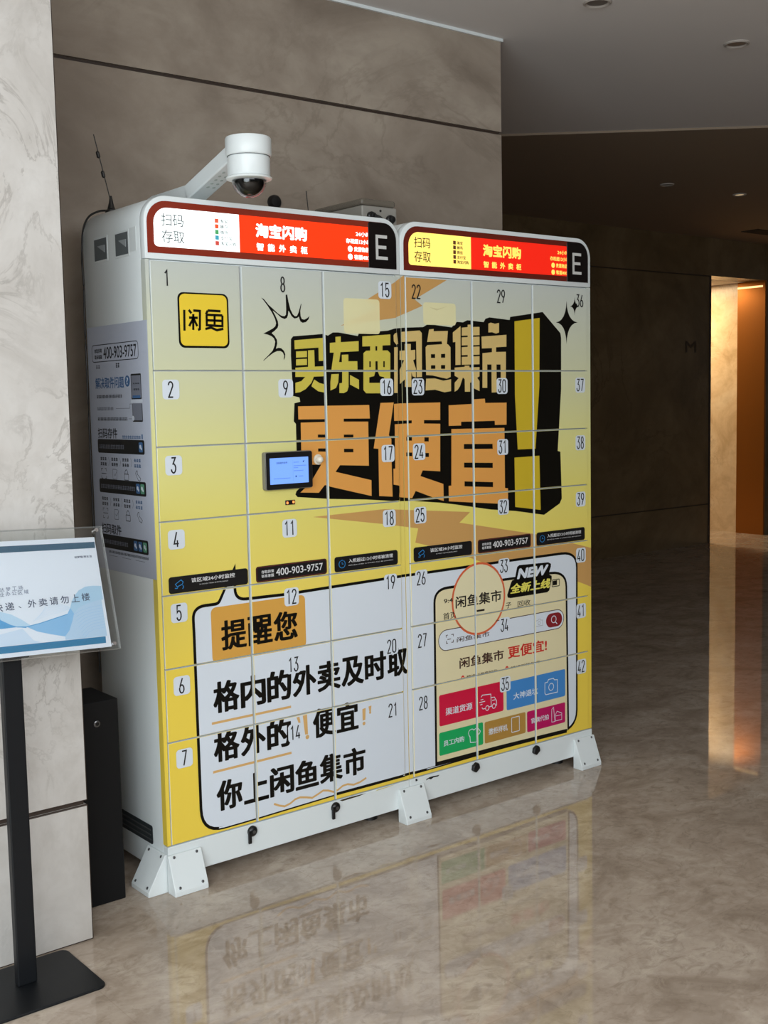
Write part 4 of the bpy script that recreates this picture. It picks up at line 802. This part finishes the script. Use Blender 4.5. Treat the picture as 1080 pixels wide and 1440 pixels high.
# equipment box
root = thing('equipment_box', (0.997, 0.34, TOP), 'grey plastic equipment box with a clear lid lying across both locker tops', 'box')
case_m = mat('case_grey_plastic', rgb(150, 146, 138), 0.45); lid_m = mat('case_clear_lid', rgb(120, 112, 100), 0.15, alpha=0.72)
MB().box(0.920, 0.200, TOP+0.001, 1.075, 0.490, TOP+0.077, case_m).build('case', root, bevel=0.006, seg=3)
MB().box(0.922, 0.202, TOP+0.0785, 1.072, 0.488, TOP+0.101, lid_m).build('lid', root, bevel=0.008, seg=3)
for gx, gz in ((0.956, 0.040), (1.040, 0.034)):
    MB().lathe((gx, 0.2005, TOP+gz), [(0.016, 0), (0.016, 0.010), (0.011, 0.013), (0.011, 0.022), (0.004, 0.024)], black_plastic, 20, (0, -1, 0)).build('cable_gland', root, smooth=True)
MB().lathe((1.0, 0.2005, TOP+0.062), [(0.004, 0), (0.004, 0.003)], dark_metal, 12, (0, -1, 0)).build('screw', root)
MB().tube(smooth_path([(0.956, 0.176, TOP+0.040), (0.975, 0.165, TOP+0.030), (0.99, 0.17, TOP+0.012), (1.0, 0.19, TOP+0.006), (1.0, 0.198, TOP+0.006)]), 0.006, MATS['black_cable']).build('cable', root)
tag(MB().lathe((0.822, 0.5995, 2.172), [(0.026, 0), (0.026, 0.014), (0.020, 0.022), (0.006, 0.024)], black_plastic, 24, (0, -1, 0)).build('wall_plug', org=(0.822, 0.6, 2.172), smooth=True), 'small dark round plug on the marble wall above the lockers', 'plug')

# ------------------------------------------------------------------ black bin between pillar and locker
root = thing('black_cabinet', (-0.205, 0.14, 0), 'narrow black floor cabinet between the marble pillar and the locker side', 'cabinet')
MB().box(-0.300, 0.055, 0, -0.128, 0.235, 0.602, black_matte).build('body', root, bevel=0.003)
lk = MB().lathe((-0.196, 0.0555, 0.538), [(0.0095, 0), (0.0095, 0.003), (0.007, 0.004)], mat('lock_ring_grey', rgb(120, 120, 120), 0.3, 0.8), 20, (0, -1, 0)).build('lock', root)
mb = MB(); put_flat(mb, [circle(-0.196, 0.538, 0.0055, 16)], 0.0510, black_plastic); mb.build('keyhole', lk)

# ------------------------------------------------------------------ sign stand
root = thing('sign_stand', (-0.556, -0.276, 0), 'black floor stand with a tilted clear sign holder in front of the pillar', 'sign stand')
MB().prism(rrect(-0.708, -0.405, -0.404, -0.147, 0.022), 2, 0.0, 0.007, black_powder).build('base_plate', root, bevel=0.002)
MB().box(-0.582, -0.273, 0.007, -0.532, -0.248, 0.865, black_powder).build('pole', root, bevel=0.003)
PB = Vector((-0.300, -0.334813, 0.833127)); EU = Vector((0.99898767, -0.0161506, -0.04198561)); EV = Vector((0.04498481, 0.3586599, 0.93238374)); EN = Vector((0, -0.93332858, 0.35902335))
def sp_(p): return PB + EU*p.x + EV*p.z - EN*p.y            # local x right, z up the sheet, y backwards
edge_m = mat('acrylic_edge', rgb(214, 214, 212), 0.2, alpha=0.8)
for y0, y1 in ((-0.0065, -0.0015), (0.0015, 0.0065)):
    mb = MB(); W, H = 0.514, 0.3224; mb.box(-W, y0, 0, 0, y1, H, ac)
    mb.m = [mb.mi(ac), mb.mi(ac), mb.mi(ac), mb.mi(edge_m), mb.mi(ac), mb.mi(edge_m)]; mb.m[0] = mb.m[1] = mb.mi(edge_m)
    mb.build('acrylic_sheet', root, xform=sp_)
pp = mat('notice_paper', rgb(240, 244, 252), 0.6); teal = mat('notice_teal', rgb(62, 100, 124), 0.55); teal2 = mat('notice_blue_bar', rgb(40, 128, 172), 0.55)
w1, w2, w3, w4, w3b, w4b = mat('notice_wave_deep', rgb(96, 170, 220), 0.55), mat('notice_wave_mid', rgb(150, 200, 238), 0.55), mat('notice_wave_light', rgb(200, 226, 246), 0.55), mat('notice_wave_pale', rgb(218, 232, 248), 0.55), mat('notice_wave_curl', rgb(186, 218, 240), 0.55), mat('notice_wave_wash', rgb(196, 220, 242), 0.55)
tx = mat('notice_text', rgb(64, 76, 104), 0.6); tx2 = mat('notice_text_pale', rgb(128, 138, 160), 0.6)
mb = MB(); mb.box(-0.490, -0.0008, 0.0075, -0.022, 0.0008, 0.2955, pp)
def sp(polys, lv, m_): put_flat(mb, polys, -0.0009 - lv*0.0001, m_)
sp([[(-0.482, 0.2665), (-0.0245, 0.2665), (-0.0235, 0.2830), (-0.482, 0.2830)]], 1, teal); sp([[(-0.482, 0.0180), (-0.0355, 0.0180), (-0.0340, 0.0350), (-0.482, 0.0350)]], 1, teal2)
D4 = 1e-4
WA = [(-2935, 1006), (-2709, 869), (-2553, 804), (-2321, 783), (-1962, 842), (-1609, 923), (-1249, 1005), (-1153, 1155), (-1083, 1322), (-988, 1459), (-865, 1580), (-673, 1668), (-461, 1676), (-283, 1655)]
WB = [(-2966, 783), (-2555, 793), (-2326, 750), (-2076, 642), (-1752, 541), (-1393, 449), (-1255, 592), (-1149, 810), (-1074, 1004)]
q = lambda P_: [(a*D4, c_*D4) for a, c_ in P_]
sp(tri(q([(-4700, 1500), (-2908, 1205), (-2647, 1113), (-2394, 951), (-2220, 809), (-2321, 783), (-2553, 804), (-2709, 869), (-2935, 1006), (-4700, 1900)][::-1])), 2, w3)
sp(tri(q([(-4700, 360), (-2424, 745), (-2191, 430), (-2000, 360)])), 2, w4)
sp(tri(q([(-1074, 1004), (-936, 1136), (-683, 1231), (-434, 1284), (-297, 1294), (-297, 360), (-1393, 360), (-1393, 449), (-1255, 592), (-1149, 810)])), 2, w4b)
sp(tri(q([(-1153, 1155), (-1083, 1322), (-988, 1459), (-865, 1580), (-673, 1668), (-461, 1676), (-250, 1655), (-250, 1300), (-434, 1284), (-683, 1231), (-936, 1136), (-1074, 1004)])), 3, w3b)
sp(tri(q(WA[3:7] + [(-1153, 1155), (-1083, 1322), (-1040, 1180)] + WB[::-1][:6])), 3, w2)
sp(ribbon(q([(-4700, 1800)] + WA[:1]), 0.006), 3, w2)
sp(tri(q(WA[:4] + [(-2326, 750), (-2555, 793), (-2966, 783), (-4700, 900), (-4700, 1800)])), 3, w1)
sp(ribbon(q([(-2553, 796), (-2321, 778), (-1962, 836), (-1609, 917), (-1249, 999)]), 0.0022), 4, w1)
for i in range(9):
    k = i*0.0042; sp(ribbon([(-0.108+0.002*i, 0.098-k*1.9), (-0.085+0.001*i, 0.108-k*1.75), (-0.060, 0.113-k*1.7), (-0.030, 0.116-k*1.7)], 0.0005), 4, w2)
    sp(ribbon([(-0.215+0.003*i, 0.090+0.0035*i*0.6), (-0.175, 0.101+k*0.75), (-0.140, 0.108+k*0.55), (-0.118, 0.112+k*0.2)], 0.0004), 4, w4 if i % 2 else w3)
sp(text('创梦想/享生活', -0.0840, 0.2420, -0.0370, 0.2480, 0.02), 3, tx)
for s_, x0, z0, st, h in (('达梦工场', -0.2849, 0.1685, 0.0155, 0.0095), ('业办公区域', -0.2868, 0.1570, 0.0152, 0.0095)):
    for i, ch in enumerate(s_): sp(text(ch, x0+st*i, z0+0.0007*i, x0+st*i+0.0115, z0+h+0.001+0.0007*i, 0.012), 3, tx2)
for i, ch in enumerate('快递、外卖请勿上楼'):
    x0 = -0.3046+0.0279*i; z0 = 0.1205+0.0012*i
    if ch == '、': sp(text(ch, x0+0.004, z0+0.002, x0+0.011, z0+0.0075), 5, tx)
    else: sp(text(ch, x0, z0, x0+0.0215, z0+0.0200, 0.012), 5, tx)
mb.build('notice_sheet', root, xform=sp_)
for u_, v_ in ((-0.0165, 0.3125), (-0.0165, 0.0135), (-0.4975, 0.3125), (-0.4975, 0.0135)):
    MB().lathe((u_, -0.0095, v_), [(0.005, 0), (0.0045, 0.002), (0.0045, 0.019), (0.005, 0.021)], mat('chrome_stud', rgb(210, 210, 212), 0.15, 1.0) if 'chrome_stud' not in MATS else MATS['chrome_stud'], 16, (0, 1, 0)).build('stud', root, xform=sp_)
MB().box(-0.282, 0.0068, 0.005, -0.232, 0.016, 0.10, black_powder).build('clamp', root, bevel=0.002, xform=sp_)
hinge = MB().tube([sp_(Vector((-0.257, 0.012, 0.02))), Vector((-0.557, -0.262, 0.862))], 0.010, black_powder, 12).build('hinge', root)

# ------------------------------------------------------------------ ceiling lights and far details
ring_m = mat('downlight_ring', rgb(176, 168, 160), 0.5); lens_off = mat('downlight_unlit', rgb(120, 112, 106), 0.4); lens_on = mat('downlight_dim_lit', rgb(220, 200, 170), 0.4, emit=rgb(255, 222, 170), es=0.55)
first = None
for x, y, lab, lm in ((1.965, 0.053, 'round ceiling downlight above the right locker, at the top edge of the photo', lens_off), (2.867, 0.057, 'unlit round ceiling downlight near the upper right of the photo', lens_off),
                  (5.293, 2.309, 'faint dark downlight farther back in the ceiling', lens_off), (6.110, 2.276, 'small glowing downlight at the far end of the ceiling', lens_on)):
    CZ = CEIL if y < 1 else CEIL2
    root = thing('downlight', (x, y, CZ), lab, 'ceiling light', 'round ceiling downlights')
    rr_ = 0.055 if y < 1 else 0.05
    MB().lathe((x, y, CZ), [(rr_, 0), (rr_, 0.004), (rr_-0.006, 0.008), (rr_-0.012, 0.006), (rr_-0.016, 0.001)], ring_m, 32, (0, 0, -1)).build('trim_ring', root, smooth=True)
    mb = MB(); mb.lathe((x, y, CZ-0.0012), [(rr_-0.015, 0), (rr_-0.015, 0.0006)], lm, 32, (0, 0, -1)); mb.build('lens', root)
root = thing('air_vent', (8.1, 3.36, CEIL2), 'dark slot air vent in the ceiling above the lit doorway', 'vent')
mb = MB(); mb.box(7.85, 3.28, CEIL2-0.006, 9.6, 3.46, CEIL2, mat('vent_black', rgb(16, 14, 12), 0.8)); mb.build('grille', root)
root = thing('strip_light', (8.866, 4.03, 2.52), 'thin glowing strip light at the top of the bronze door jamb', 'light')
MB().box(8.862, 3.90, 2.512, 8.872, 4.19, 2.530, mat('strip_glow', rgb(255, 220, 160), 0.4, emit=rgb(255, 214, 150), es=1.3)).build('tube', root)
root = thing('wall_letter', (7.67, 3.879, 1.895), 'small dark letter mark on the far wall beside the lit doorway', 'sign')
mb = MB(); put_flat(mb, text('M', 7.588, 1.845, 7.756, 1.950, 0.02), 3.8775, mat('wall_letter_dark', rgb(64, 51, 36), 0.4)); mb.build('lettering', root)
